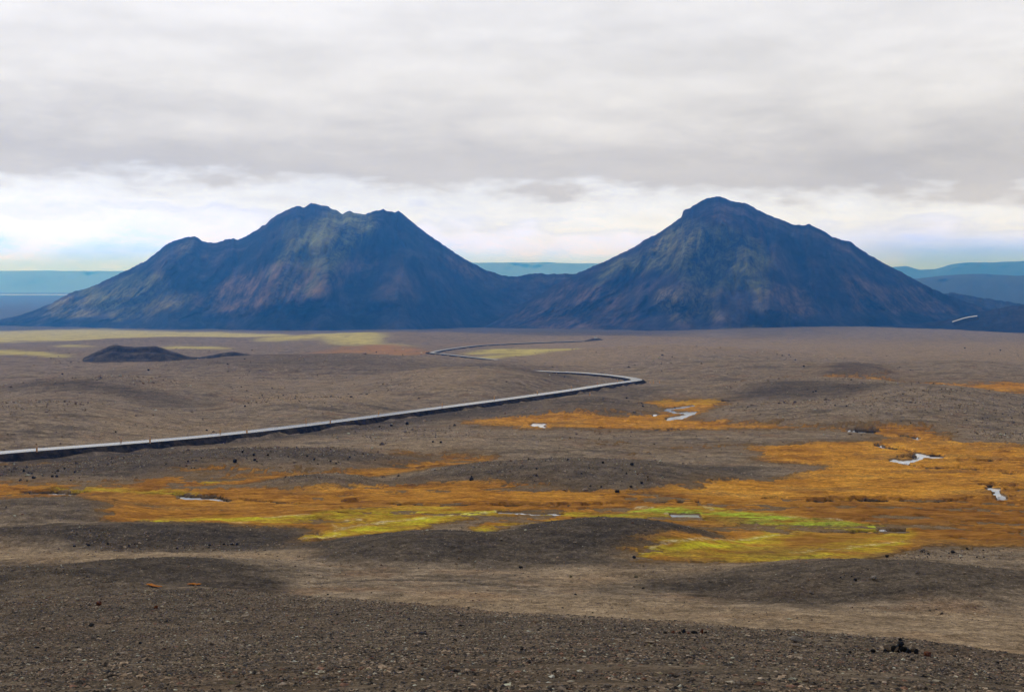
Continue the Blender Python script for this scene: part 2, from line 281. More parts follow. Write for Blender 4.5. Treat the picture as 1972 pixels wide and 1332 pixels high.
# ------------------------------------------------------------------ mesh helpers
def link(name, me, mat=None, parent=None):
    o = bpy.data.objects.new(name, me); COL.objects.link(o)
    if mat: me.materials.append(mat)
    if parent: o.parent = parent
    return o
def fast_mesh(name, verts, faces, nper, smooth=True):
    me = bpy.data.meshes.new(name); nf = len(faces)
    me.vertices.add(len(verts)); me.vertices.foreach_set('co', np.asarray(verts, np.float32).ravel())
    me.loops.add(nf*nper); me.loops.foreach_set('vertex_index', np.asarray(faces, np.int32).ravel())
    me.polygons.add(nf); me.polygons.foreach_set('loop_start', np.arange(0, nf*nper, nper, dtype=np.int32))
    me.polygons.foreach_set('loop_total', np.full(nf, nper, np.int32))
    me.polygons.foreach_set('use_smooth', np.full(nf, smooth))
    me.update(calc_edges=True); me.validate(); return me
def grid_mesh(name, P, keep=None, wrap=False, smooth=True, attrs=None):
    n, m = P.shape[:2]; idx = np.arange(n*m).reshape(n, m)
    a = idx[:-1, :-1]; b = idx[:-1, 1:]; c = idx[1:, 1:]; d = idx[1:, :-1]
    fc = np.stack([a, b, c, d], -1)
    if keep is not None: fc = fc[keep]
    fc = fc.reshape(-1, 4)
    used = np.zeros(n*m, bool); used[fc.ravel()] = True
    rem = np.cumsum(used)-1; fc = rem[fc]
    me = fast_mesh(name, P.reshape(-1, 3)[used], fc, 4, smooth)
    for k, A in (attrs or {}).items():
        if A.ndim == 3:
            at = me.attributes.new(k, 'FLOAT_COLOR', 'POINT'); at.data.foreach_set('color', A.reshape(-1, 4)[used].astype(np.float32).ravel())
        else:
            at = me.attributes.new(k, 'FLOAT', 'POINT'); at.data.foreach_set('value', A.reshape(-1)[used].astype(np.float32))
    return me
def tag(o, label=None, cat=None, group=None, kind=None):
    if label: o['label'] = label
    if cat: o['category'] = cat
    if group: o['group'] = group
    if kind: o['kind'] = kind
    return o
# ------------------------------------------------------------------ node helper
class N:
    def __init__(s, name):
        s.m = bpy.data.materials.new(name); s.m.use_nodes = True; s.t = s.m.node_tree; s.t.nodes.clear()
    def n(s, ty, **k):
        x = s.t.nodes.new(ty)
        for a, b in k.items(): setattr(x, a, b)
        return x
    def l(s, a, b): s.t.links.new(a, b)
    def noise(s, vec, scale, detail=6, rough=.6, mapping=None, typ='FBM'):
        if mapping:
            mp = s.n('ShaderNodeMapping'); mp.inputs['Scale'].default_value = mapping; s.l(vec, mp.inputs['Vector']); vec = mp.outputs[0]
        x = s.n('ShaderNodeTexNoise'); x.noise_dimensions = '3D'
        x.inputs['Scale'].default_value = scale; x.inputs['Detail'].default_value = detail; x.inputs['Roughness'].default_value = rough
        s.l(vec, x.inputs['Vector']); return x.outputs[0]
    def math(s, op, a, b=None, clamp=False):
        x = s.n('ShaderNodeMath', operation=op); x.use_clamp = clamp
        for i, q in enumerate((a, b)):
            if q is None: continue
            if isinstance(q, (int, float)): x.inputs[i].default_value = q
            else: s.l(q, x.inputs[i])
        return x.outputs[0]
    def rng(s, v, a, b, c=0, d=1):
        x = s.n('ShaderNodeMapRange'); s.l(v, x.inputs[0])
        for i, q in enumerate((a, b, c, d)): x.inputs[i+1].default_value = q
        return x.outputs[0]
    def mix(s, f, a, b, bt='MIX'):
        x = s.n('ShaderNodeMix', data_type='RGBA', blend_type=bt)
        for i, q in ((0, f), (6, a), (7, b)):
            if isinstance(q, (int, float)): x.inputs[i].default_value = q
            elif isinstance(q, tuple): x.inputs[i].default_value = (*q, 1)
            else: s.l(q, x.inputs[i])
        return x.outputs[2]
    def ramp(s, f, stops):
        x = s.n('ShaderNodeValToRGB'); e = x.color_ramp.elements
        while len(e) < len(stops): e.new(.5)
        for q, (p, c) in zip(e, stops): q.position = p; q.color = (*c, 1) if isinstance(c, tuple) else (c, c, c, 1)
        s.l(f, x.inputs[0]); return x.outputs[0]
    def gain(s, c, k):
        x = s.n('ShaderNodeVectorMath', operation='SCALE'); s.l(c, x.inputs[0]); x.inputs['Scale'].default_value = k; return x.outputs[0]
    def attr(s, name):
        x = s.n('ShaderNodeAttribute'); x.attribute_name = name; return x
    def sep(s, c):
        x = s.n('ShaderNodeSeparateColor'); s.l(c, x.inputs[0]); return x.outputs
    def out(s, color, rough=.9, bump=None, bstr=.5, bdist=.1, spec=.2, **kw):
        p = s.n('ShaderNodeBsdfPrincipled'); o = s.n('ShaderNodeOutputMaterial'); s.l(p.outputs[0], o.inputs[0])
        if isinstance(color, tuple): p.inputs['Base Color'].default_value = (*color, 1)
        else: s.l(color, p.inputs['Base Color'])
        if isinstance(rough, (int, float)): p.inputs['Roughness'].default_value = rough
        else: s.l(rough, p.inputs['Roughness'])
        p.inputs['Specular IOR Level'].default_value = spec
        for k, v in kw.items(): p.inputs[k.replace('_', ' ')].default_value = v
        if bump is not None:
            b = s.n('ShaderNodeBump'); b.inputs['Strength'].default_value = bstr; b.inputs['Distance'].default_value = bdist
            s.l(bump, b.inputs['Height']); s.l(b.outputs[0], p.inputs['Normal'])
        return s.m
    def pos(s): return s.n('ShaderNodeNewGeometry').outputs['Position']

# ------------------------------------------------------------------ materials
def mat_ground():
    g = N('volcanic_sand'); P = g.pos(); A = g.attr('tint'); r, gg, b = g.sep(A.outputs['Color'])[:3]; al = A.outputs['Alpha']
    B = g.attr('tint_far'); fr, fg, fb = g.sep(B.outputs['Color'])[:3]
    big = g.noise(P, .03, 5, .6); mid = g.noise(P, .25, 6, .65, (1, 1.6, 1)); fine = g.noise(P, 3.2, 8, .75); grit = g.noise(P, 14, 5, .8)
    base = g.ramp(mid, [(.36, (.125, .095, .064)), (.5, (.205, .158, .108)), (.64, (.29, .225, .155))])
    base = g.mix(g.rng(big, .35, .65), base, g.mix(.5, base, (.215, .172, .125)))
    base = g.mix(g.rng(g.noise(P, .11, 6, .7), .52, .66, 0, .6), base, (.20, .122, .070))
    base = g.mix(g.rng(g.noise(P, .07, 7, .75, (1, 2.2, 1)), .50, .62, 0, .7), base, (.075, .062, .047))
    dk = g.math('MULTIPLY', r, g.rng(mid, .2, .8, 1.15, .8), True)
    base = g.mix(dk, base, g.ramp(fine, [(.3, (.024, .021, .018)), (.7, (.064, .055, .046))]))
    tn = g.math('MULTIPLY', gg, g.rng(fine, .3, .75, .45, 1.15), True)
    base = g.mix(tn, base, g.ramp(mid, [(.3, (.23, .165, .098)), (.7, (.36, .265, .165))]))
    # speckle of stones
    vo = g.n('ShaderNodeTexVoronoi'); vo.inputs['Scale'].default_value = 2.6; g.l(P, vo.inputs['Vector'])
    vo2 = g.n('ShaderNodeTexVoronoi'); vo2.inputs['Scale'].default_value = 7.0; g.l(P, vo2.inputs['Vector'])
    sp = g.math('MULTIPLY', g.math('LESS_THAN', vo.outputs['Distance'], .26), g.rng(g.sep(vo.outputs['Color'])[0], .72, .8))
    sp = g.math('MULTIPLY', sp, g.rng(al, 0, 1, .45, 1), True)
    base = g.mix(sp, base, g.ramp(g.sep(vo.outputs['Color'])[1], [(0, (.03, .026, .024)), (.45, (.16, .125, .10)), (1, (.27, .22, .185))]))
    sp2 = g.math('MULTIPLY', g.math('LESS_THAN', vo2.outputs['Distance'], .35), g.rng(g.sep(vo2.outputs['Color'])[0], .55, .7))
    base = g.mix(g.math('MULTIPLY', sp2, .75), base, g.ramp(g.sep(vo2.outputs['Color'])[1], [(0, (.02, .018, .016)), (.5, (.10, .078, .058)), (1, (.20, .155, .115))]))
    coarse = g.noise(P, .8, 8, .85)
    base = g.mix(.8, base, g.ramp(coarse, [(.36, .45), (.5, .95), (.64, 1.6)]), 'MULTIPLY')
    base = g.mix(.75, base, g.ramp(grit, [(.32, .25), (.5, .95), (.68, 1.9)]), 'MULTIPLY')
    base = g.mix(.6, base, g.ramp(fine, [(.3, .5), (.5, 1.0), (.7, 1.5)]), 'MULTIPLY')
    hn = g.math('ADD', g.math('MULTIPLY', g.noise(P, .9, 7, .8), .6), g.math('MULTIPLY', mid, .4))
    base = g.mix(g.math('MULTIPLY', g.rng(fb, .02, .7), g.rng(hn, .40, .58, 0, .9), True), base, g.ramp(fine, [(.3, (.06, .034, .012)), (.7, (.22, .125, .035))]))
    # dark soil in cut banks, the overhang's shade painted into its black
    base = g.mix(b, base, (.004, .003, .002))
    # far flats
    base = g.mix(g.math('MULTIPLY', fr, g.rng(g.noise(P, .03, 7, .75, (1, .3, 1)), .34, .44, .1, 1), True), base, g.ramp(g.noise(P, .05, 5, .7), [(.3, (.30, .25, .085)), (.7, (.50, .43, .15))]))
    base = g.mix(g.math('MULTIPLY', fg, g.rng(g.noise(P, .03, 6, .7, (1, .4, 1)), .35, .5, .2, 1), True), base, g.ramp(g.noise(P, .05, 5, .7), [(.3, (.23, .12, .05)), (.7, (.34, .19, .08))]))
    h = g.math('ADD', g.math('MULTIPLY', fine, .6), g.math('MULTIPLY', grit, .25))
    return g.out(g.gain(base, 1.5), .95, h, .9, .14, .0)
def mat_grass():
    g = N('autumn_sedge'); P = g.pos(); A = g.attr('tint'); gr, gn, br = g.sep(A.outputs['Color'])[:3]; pale = A.outputs['Alpha']
    hf = g.attr('height').outputs['Fac']; cv = g.attr('cover').outputs['Fac']
    big = g.noise(P, .06, 5, .6); mid = g.noise(P, .5, 6, .7, (.5, 1.3, 1)); fine = g.noise(P, 2.6, 6, .75, (.7, 1.2, 1))
    c = g.ramp(g.math('ADD', g.math('MULTIPLY', mid, .6), g.math('MULTIPLY', big, .4)), [(.34, (.12, .052, .012)), (.44, (.26, .115, .018)), (.54, (.38, .185, .028)), (.66, (.48, .27, .05))])
    c = g.mix(g.math('MULTIPLY', br, g.rng(fine, .35, .6, .3, 1.1), True), c, g.ramp(mid, [(.35, (.045, .018, .007)), (.65, (.20, .085, .022))]))
    yl = g.mix(gn, g.ramp(mid, [(.3, (.27, .22, .012)), (.7, (.44, .45, .03))]), g.ramp(mid, [(.3, (.13, .18, .010)), (.7, (.32, .42, .05))]))
    c = g.mix(g.math('MULTIPLY', gr, g.rng(g.noise(P, .30, 7, .8, (.5, 1.0, 1)), .40, .56, .08, 1.0), True), c, yl)
    c = g.mix(g.math('MULTIPLY', pale, g.rng(g.noise(P, 1.1, 6, .8), .45, .58, 0, 1), True), c, (.60, .60, .44))
    c = g.mix(.85, c, g.ramp(fine, [(.34, .35), (.5, .95), (.66, 1.6)]), 'MULTIPLY')
    c = g.mix(g.rng(g.noise(P, .45, 7, .8, (.35, 1.1, 1)), .56, .66, 0, .75), c, (.075, .030, .008))
    c = g.mix(g.rng(g.noise(P, .16, 8, .78, (.5, 1.0, 1)), .50, .62, 0, .6), c, g.ramp(fine, [(.3, (.09, .042, .014)), (.7, (.24, .12, .035))]))
    heath = g.ramp(fine, [(.32, (.038, .027, .016)), (.5, (.095, .064, .032)), (.68, (.18, .115, .050))])
    c = g.mix(g.rng(g.math('ADD', cv, g.math('MULTIPLY', g.math('SUBTRACT', fine, .5), .9)), 1.02, .5, 0, .95), c, heath)
    c = g.mix(g.rng(hf, .06, 0, 0, .5), c, (.05, .028, .012))
    return g.out(g.gain(c, 2.15), .9, fine, .9, .2, .0)
def mat_vcol(name, rough=.9, spec=.25):
    g = N(name); A = g.attr('col'); P = g.pos(); f = g.noise(P, 9, 4, .7)
    return g.out(g.mix(.7, A.outputs['Color'], g.ramp(f, [(.3, .55), (.7, 1.4)]), 'MULTIPLY'), rough, f, .5, .03, spec)
def mat_rock(name, a, b, c, sc=3.0):
    g = N(name); tc = g.n('ShaderNodeTexCoord').outputs['Object']; n1 = g.noise(tc, sc, 6, .7); n2 = g.noise(tc, sc*5, 5, .75)
    col = g.ramp(n1, [(.3, a), (.52, b), (.72, c)]); col = g.mix(.6, col, g.ramp(n2, [(.3, .5), (.7, 1.5)]), 'MULTIPLY')
    return g.out(col, .9, n2, .8, .06, .25)
def mat_plain(name, c, rough=.6, spec=.4, var=.25, sc=8.0, **k):
    g = N(name); tc = g.n('ShaderNodeTexCoord').outputs['Object']; n1 = g.noise(tc, sc, 5, .6)
    return g.out(g.mix(1, c, g.ramp(n1, [(.3, 1-var), (.7, 1+var)]), 'MULTIPLY'), rough, None, spec=spec, **k)
def mat_mountain():
    g = N('basalt_scree'); P = g.pos()
    A = g.attr('tint'); och, grn, drk = g.sep(A.outputs['Color'])[:3]; red = A.outputs['Alpha']
    uv = g.n('ShaderNodeUVMap'); uv.uv_map = 'fall_line'; V = uv.outputs[0]
    st = g.noise(V, 1.0, 8, .7, (16, 3.5, 1)); st2 = g.noise(V, 1.0, 7, .75, (60, 13, 1)); bl = g.noise(P, .010, 7, .7); fi = g.math('ADD', g.math('MULTIPLY', g.noise(P, .09, 7, .75), .5), g.math('MULTIPLY', g.noise(V, 1.0, 8, .75, (90, 9, 1)), .5))
    mx_ = g.math('ADD', g.math('MULTIPLY', st, .35), g.math('MULTIPLY', bl, .65))
    c = g.ramp(mx_, [(.36, (.012, .010, .020)), (.5, (.026, .022, .032)), (.64, (.060, .045, .044))])
    c = g.mix(g.math('MULTIPLY', och, g.rng(g.math('ADD', g.math('MULTIPLY', st, .4), g.math('MULTIPLY', fi, .6)), .43, .55, .0, 1), True), c, g.ramp(fi, [(.3, (.13, .11, .04)), (.7, (.27, .22, .09))]))
    c = g.mix(g.math('MULTIPLY', grn, g.rng(g.math('ADD', g.math('MULTIPLY', fi, .6), g.math('MULTIPLY', bl, .4)), .43, .55, .0, 1), True), c, g.ramp(fi, [(.3, (.065, .08, .026)), (.7, (.16, .165, .055))]))
    c = g.mix(g.math('MULTIPLY', red, g.rng(g.math('ADD', g.math('MULTIPLY', st2, .5), g.math('MULTIPLY', fi, .5)), .43, .56, .0, 1), True), c, g.ramp(st2, [(.3, (.09, .058, .044)), (.7, (.17, .108, .07))]))
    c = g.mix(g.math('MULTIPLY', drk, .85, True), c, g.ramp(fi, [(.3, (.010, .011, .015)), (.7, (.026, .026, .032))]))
    c = g.mix(.3, c, g.ramp(st2, [(.34, .5), (.5, .95), (.66, 1.6)]), 'MULTIPLY')
    c = g.mix(.8, c, g.ramp(bl, [(.36, .45), (.5, .95), (.64, 1.5)]), 'MULTIPLY')
    c = g.mix(.5, c, g.ramp(fi, [(.3, .6), (.7, 1.4)]), 'MULTIPLY')
    h = g.math('ADD', g.math('MULTIPLY', st2, .6), g.math('MULTIPLY', fi, .7))
    return g.out(g.gain(c, 1.75), .95, h, .7, 8.0, .0)
M_ground = mat_ground(); M_grass = mat_grass(); M_peb = mat_vcol('loose_stones'); M_mtn = mat_mountain()
M_dark = mat_rock('black_lava', (.006, .005, .005), (.014, .012, .011), (.035, .030, .026))
M_tan = mat_rock('weathered_tan_stone', (.17, .125, .085), (.33, .255, .18), (.50, .41, .31))
M_grey = mat_rock('weathered_grey_stone', (.12, .105, .09), (.25, .22, .185), (.42, .37, .31))
M_red = mat_rock('rusty_red_stone', (.05, .014, .006), (.16, .045, .012), (.32, .14, .05), 2.0)

# ------------------------------------------------------------------ ground sheet
th_in = np.arange(-21.8, 21.81, math.degrees(2.45/F))
th = np.radians(np.r_[np.arange(-180, -60, 10), np.arange(-60, -26, 2), np.arange(-26, -21.8, .3), th_in, np.arange(22, 26, .3), np.arange(26, 60, 2), np.arange(60, 181, 10)])
vv = np.r_[np.arange(1345, 660, -1.3), np.arange(660, 618, -.8), np.arange(618, 585, -1.5), np.arange(585, 556, -3)]
Rr = np.hypot(*unproject(np.full(vv.shape, CU), vv)); Rr = np.r_[.6, 2, 4, 7, 11, 16, 22, 28, 33, 37, Rr[Rr > 39], 19500]
Rr = np.unique(Rr)
TH, RR = np.meshgrid(th, Rr)
GX = RR*np.sin(TH); GY = RR*np.cos(TH)
rel, bog, rn, gU, gV, cw, cc, tk = relief(GX, GY)
base = -drop(RR)
GZ = base+rel
rough = (fbm(GX/.9, GY/.9, 3, 70)-.5)*.10*np.clip(RR/60, .3, 2.5)
GZ = GZ+rough*(1-.5*bog)
# peat exposed in banks
soil = np.clip(cc*4.0+np.clip(cw*1.2, 0, 1)*.55, 0, 1)
warp = (fbm(GX/30, GY/14, 4, 80)-.5)
wu = gU+warp*45*np.clip(RR/200, .3, 1); wv = gV+(fbm(GX/20, GY/12, 4, 90)-.5)*7
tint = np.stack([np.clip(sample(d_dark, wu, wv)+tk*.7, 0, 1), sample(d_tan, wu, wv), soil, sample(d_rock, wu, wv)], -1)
bank = 1-sstep(8, 13, rn)
wfu = gU+warp*30; wfv = gV+(fbm(GX/90, GY/60, 4, 91)-.5)*4
tintf = np.stack([sample(far, wfu, wfv), sample(farO, wfu, wfv), sample(g_heath, wu, wv), np.ones_like(gU)], -1)
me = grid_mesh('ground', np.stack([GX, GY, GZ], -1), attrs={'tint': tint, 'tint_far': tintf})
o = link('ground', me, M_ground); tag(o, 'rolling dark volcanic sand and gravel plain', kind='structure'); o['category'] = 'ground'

# ------------------------------------------------------------------ bog grass
em = sample(g_or, gU+(fbm(GX/7, GY/7, 4, 55)-.5)*30, gV+(fbm(GX/9, GY/9, 4, 56)-.5)*7)
ne = (fbm(GX/3.2, GY/2.4, 6, 50, .8)-.5)*2.6
eff = em+ne*np.clip(1.3-np.abs(em-.5)*2, .12, 1)
eff = eff-sstep(.52, .66, fbm(GX/9, GY/6, 5, 52, .65))*1.0*(gV < 1200)*np.clip(sample(blur(g_brown, 4, 2), gU, gV)+.25, 0, 1)
cwb = sample(blur(g_w, 1, 1), gU, gV); ccb = sample(blur(g_cut, 1, 1), gU, gV)
eff = eff-np.clip(cc*5, 0, 1.4)-np.clip(cwb*2.2, 0, 1.2)-np.clip(cw*4, 0, 1.4)
tuft = fbm(GX/1.3, GY/1.0, 3, 60)
tuft2 = fbm(GX/7, GY/2.6, 3, 62)
gh = np.clip((eff-.45)*.5, -.3, .07)+np.where(eff > .45, (np.clip(tuft-.35, 0, 1)*.36+np.clip(tuft2-.48, 0, 1)*.55)*np.clip(RR/180, .6, 1.8)*np.clip((eff-.45)*3, 0, 1), 0)
inb = (np.abs(TH) < math.radians(25)) & (RR < 1500)
keepv = (eff > .3) & inb
keep = (keepv[:-1, :-1] | keepv[1:, :-1] | keepv[:-1, 1:] | keepv[1:, 1:])
keep &= inb[:-1, :-1] & inb[1:, 1:]
gb = np.clip(sample(g_brown, wu*.3+gU*.7, gV*.5+wv*.5)+sstep(.62, .8, tuft2)*.6, 0, 1)
gt = np.stack([sample(g_gr, gU+warp*40, gV+(fbm(GX/9, GY/5, 3, 93)-.5)*10), sample(g_gg, gU, gV), gb, sample(g_pale, gU+(fbm(GX/3, GY/3, 2, 94)-.5)*12, gV+(fbm(GX/3, GY/3, 2, 95)-.5)*3)], -1)
me = grid_mesh('grass', np.stack([GX, GY, GZ+gh], -1), keep, attrs={'tint': gt, 'height': gh, 'cover': em*.8+eff*.2+(sstep(.5, .72, fbm(GX/14, GY/9, 4, 66))-.5)*-.35})
o = link('grass', me, M_grass); tag(o, 'orange and yellow green sedge and moss covering the wet hollows', 'grass', kind='stuff')

# ------------------------------------------------------------------ water
g = N('sky_white_water'); P = g.pos()
M_wat = g.out((.66, .68, .70), .12, g.noise(P, 2.0, 3, .5), .12, .05, 1.0)  # white sky reflection partly put into the base colour
kw = (cw > .12) & inb
keepw = kw[:-1, :-1] | kw[1:, :-1] | kw[:-1, 1:] | kw[1:, 1:]
me = grid_mesh('stream_water', np.stack([GX, GY, base+(rel+np.clip(cw*1.5, 0, 1)*.26)-.13], -1), keepw)
o = link('stream_water', me, M_wat); tag(o, kind='structure'); o['label'] = 'pale stream and pools winding through the orange bog'

# ------------------------------------------------------------------ mountains
def mountain(name, prof, ridgeY, vslope, slant, spurs, tints, seed, label, foot_drop=4, step=2.2, nt=150, power=1.25):
    prof = np.array(prof, float)
    us = np.arange(prof[0, 0], prof[-1, 0], step); vs = np.interp(us, prof[:, 0], prof[:, 1])
    jag = (fbm(us/9, us*0, 3, seed)-.5)*3.6+(fbm(us/3.5, us*0, 2, seed+7)-.5)*2.0
    Yr = np.full(us.shape, float(ridgeY)) if np.isscalar(ridgeY) else np.interp(us, ridgeY[0], ridgeY[1])
    # ridge height from silhouette row
    b = (CV-vs)/F; sl = (-SP+b*CP)/(CP+b*SP)
    zr = sl*Yr
    zg = -drop(Yr)-foot_drop
    h = np.maximum(zr-zg, 1.0)
    zr = zr+jag*Yr/F*np.clip(h/60, 0, 1)
    h = np.maximum(zr-zg, 1.0)
    hd = np.maximum(h*vslope, 25)
    hd = hd*(.82+.5*fbm(us/45, us*0, 4, seed+60))
    hs = np.convolve(np.pad(hd, 7, mode='edge'), np.ones(15)/15, 'valid')
    t = np.r_[np.linspace(0, 1, 190), np.linspace(1, 1.6, 24)[1:]]
    T, UU = np.meshgrid(t, us, indexing='ij')
    Yf = Yr-hs
    Ym = np.where(T <= 1, Yf[None]+(Yr-Yf)[None]*T, Yr[None]+hs[None]*(T-1))
    sh = np.where(T <= 1, np.clip(T, 0, 1)**power, np.clip(1-(T-1)*1.4, 0, 1))
    zf = -drop(np.maximum(Yf, 10))-foot_drop
    Zm = zf[None]+(zr-zf)[None]*sh
    env = np.clip(T*4, 0, 1)*np.clip((1-T)*6, 0, 1)
    S = np.interp(us, slant[0], slant[1])[None]*(1-T)
    q = (UU-S)
    Zpx = Yr[None]/F
    H = h[None]
    wq = (fbm(UU/60, T*3, 3, seed+30)-.5)*50
    gul = (np.abs(fbm((q+wq)/85+seed, T*1.6, 5, seed+3, .55)-.5)*2)
    gul2 = fbm((q+wq)/26, T*4+seed, 5, seed+4, .6)-.5
    gul3 = fbm(q/7, T*7, 3, seed+5)-.5
    amp = np.clip(H/240, .12, 1.1)
    push = -(gul*85+gul2*24+gul3*5)*amp*env
    for (pts, w, a) in spurs:   # (u, v) crest of a spur on the face, width in u, push towards the viewer in metres
        pts = np.array(pts, float)
        # row -> t on the face (approximate)
        vr = vs[None]; vfoot = project(0*Yf, Yf, zf)[1][None]
        tt = np.clip((vfoot-np.interp(0, [0], [0])-pts[:, 1][:, None, None])/(vfoot-vr), 0, 1.1)
        best = np.zeros_like(T)
        d = np.r_[0, np.cumsum(np.hypot(*np.diff(pts, axis=0).T))]; ss = np.linspace(0, d[-1], 40)
        pu = np.interp(ss, d, pts[:, 0]); pv = np.interp(ss, d, pts[:, 1])
        vface = vfoot-(vfoot-vr)*np.clip(T, 0, 1)**power
        uc = np.interp(vface.ravel(), pv[np.argsort(pv)], pu[np.argsort(pv)]).reshape(vface.shape)
        e = ((UU-uc)/w); inr = sstep(pv.min()-15, pv.min()+10, vface)*(1-sstep(pv.max()-20, pv.max()+15, vface))
        prof_ = np.where(e > 0, np.exp(-(e/.55)**2), np.exp(-(e/1.3)**2))
        best = prof_*inr
        push = push-best*a*2.2*env
    Ym = Ym+push
    Zm = Zm+(gul2*7+gul3*3)*amp*env
    # rocky outcrops
    oc = np.clip(fbm(UU/16, T*9, 4, seed+8)-.60, 0, 1)
    Zm = Zm+oc*26*env*amp*np.clip(T*1.2, 0, 1)
    Xm = (UU-CU)/F*(Yr[None]*CP)   # lateral place fixed by the ridge
    Xm = (UU-CU)/F*(Ym*CP-Zm*SP)
    n, m = T.shape
    tintA = np.zeros((n, m, 4))
    u_, v_ = project(Xm, Ym, Zm)
    wob = (fbm(UU/40, T*5, 4, seed+11)-.5)
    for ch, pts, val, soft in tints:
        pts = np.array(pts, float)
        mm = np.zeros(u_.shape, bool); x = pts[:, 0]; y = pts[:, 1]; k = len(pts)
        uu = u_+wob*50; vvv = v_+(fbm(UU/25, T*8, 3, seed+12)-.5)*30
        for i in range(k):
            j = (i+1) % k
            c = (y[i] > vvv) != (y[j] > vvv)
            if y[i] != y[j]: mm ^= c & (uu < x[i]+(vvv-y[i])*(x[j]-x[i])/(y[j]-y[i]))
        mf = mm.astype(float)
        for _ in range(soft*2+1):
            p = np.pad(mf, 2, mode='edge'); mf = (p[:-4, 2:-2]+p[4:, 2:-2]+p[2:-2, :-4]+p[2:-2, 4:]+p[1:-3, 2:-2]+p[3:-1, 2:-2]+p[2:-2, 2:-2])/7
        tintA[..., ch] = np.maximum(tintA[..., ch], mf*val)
    me = grid_mesh(name, np.stack([Xm, Ym, Zm], -1), attrs={'tint': tintA})
    uvl = me.uv_layers.new(name='fall_line'); co = np.stack([q/1000, T*.5], -1).reshape(-1, 2)
    li = np.zeros(len(me.loops), np.int32); me.loops.foreach_get('vertex_index', li)
    uvl.data.foreach_set('uv', co[li].astype(np.float32).ravel())
    o = link(name, me, M_mtn); tag(o, label, kind='structure'); return o
LEFT = [(-260,652),(-120,634),(26,610),(60,600),(100,584),(133,564),(170,556),(200,541),(215,533),(255,516),(278,504),(290,495),(318,472),(340,461),(358,457),(376,456),(388,464),(402,467),(420,467),(432,461),(449,458),(458,461),(466,459),(480,451),(510,433),(522,421),(540,411),(560,400),(573,397),(586,400),(600,391),(612,393),(628,396),(645,404),(660,411),(672,406),(685,411),(702,412),(715,408),(732,404),(738,402),(745,406),(754,407),(760,411),(768,405),(780,415),(800,432),(830,456),(860,476),(895,499),(930,517),(960,528),(977,532),(1000,531),(1030,527),(1060,528),(1100,527),(1150,530),(1200,540),(1300,570),(1400,600),(1500,625)]
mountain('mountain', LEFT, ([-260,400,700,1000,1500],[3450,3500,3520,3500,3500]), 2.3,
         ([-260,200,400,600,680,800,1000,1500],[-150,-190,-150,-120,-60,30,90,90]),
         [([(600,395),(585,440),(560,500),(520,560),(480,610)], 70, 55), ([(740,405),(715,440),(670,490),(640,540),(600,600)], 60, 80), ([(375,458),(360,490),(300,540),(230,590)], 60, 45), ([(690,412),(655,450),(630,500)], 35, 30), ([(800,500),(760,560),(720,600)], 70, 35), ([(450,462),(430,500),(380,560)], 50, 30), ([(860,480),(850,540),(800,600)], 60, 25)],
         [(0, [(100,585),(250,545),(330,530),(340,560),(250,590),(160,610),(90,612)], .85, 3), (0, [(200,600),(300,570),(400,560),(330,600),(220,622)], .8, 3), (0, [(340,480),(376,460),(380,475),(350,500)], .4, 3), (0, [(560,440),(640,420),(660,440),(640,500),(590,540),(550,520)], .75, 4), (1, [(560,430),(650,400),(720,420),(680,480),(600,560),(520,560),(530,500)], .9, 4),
          (3, [(380,560),(540,500),(640,520),(600,570),(470,610),(380,600)], .9, 4), (3, [(560,560),(700,480),(720,500),(640,560),(560,590)], .7, 4), (1, [(150,560),(280,520),(340,560),(200,600)], .6, 3), (2, [(680,500),(700,440),(760,412),(860,480),(850,520),(760,520)], .8, 4), (2, [(480,450),(560,405),(620,400),(580,450),(500,540),(460,500)], .75, 4),  # dark channel here paints shade onto the ridge's shaded faces
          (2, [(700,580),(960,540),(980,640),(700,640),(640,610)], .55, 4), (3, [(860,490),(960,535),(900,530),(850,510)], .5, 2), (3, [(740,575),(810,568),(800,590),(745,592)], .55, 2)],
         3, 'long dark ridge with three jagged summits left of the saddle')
RIGHT = [(880,655),(930,632),(975,606),(1000,590),(1050,560),(1080,543),(1110,527),(1150,510),(1180,496),(1220,477),(1238,465),(1250,457),(1270,447),(1290,435),(1312,418),(1316,405),(1328,402),(1345,390),(1362,382),(1380,378),(1396,381),(1415,389),(1435,391),(1455,401),(1480,414),(1500,421),(1508,424),(1520,430),(1530,433),(1546,434),(1558,431),(1575,440),(1600,454),(1620,462),(1636,464),(1650,474),(1680,494),(1720,516),(1760,537),(1800,558),(1840,574),(1880,588),(1920,602),(1980,618),(2060,640)]
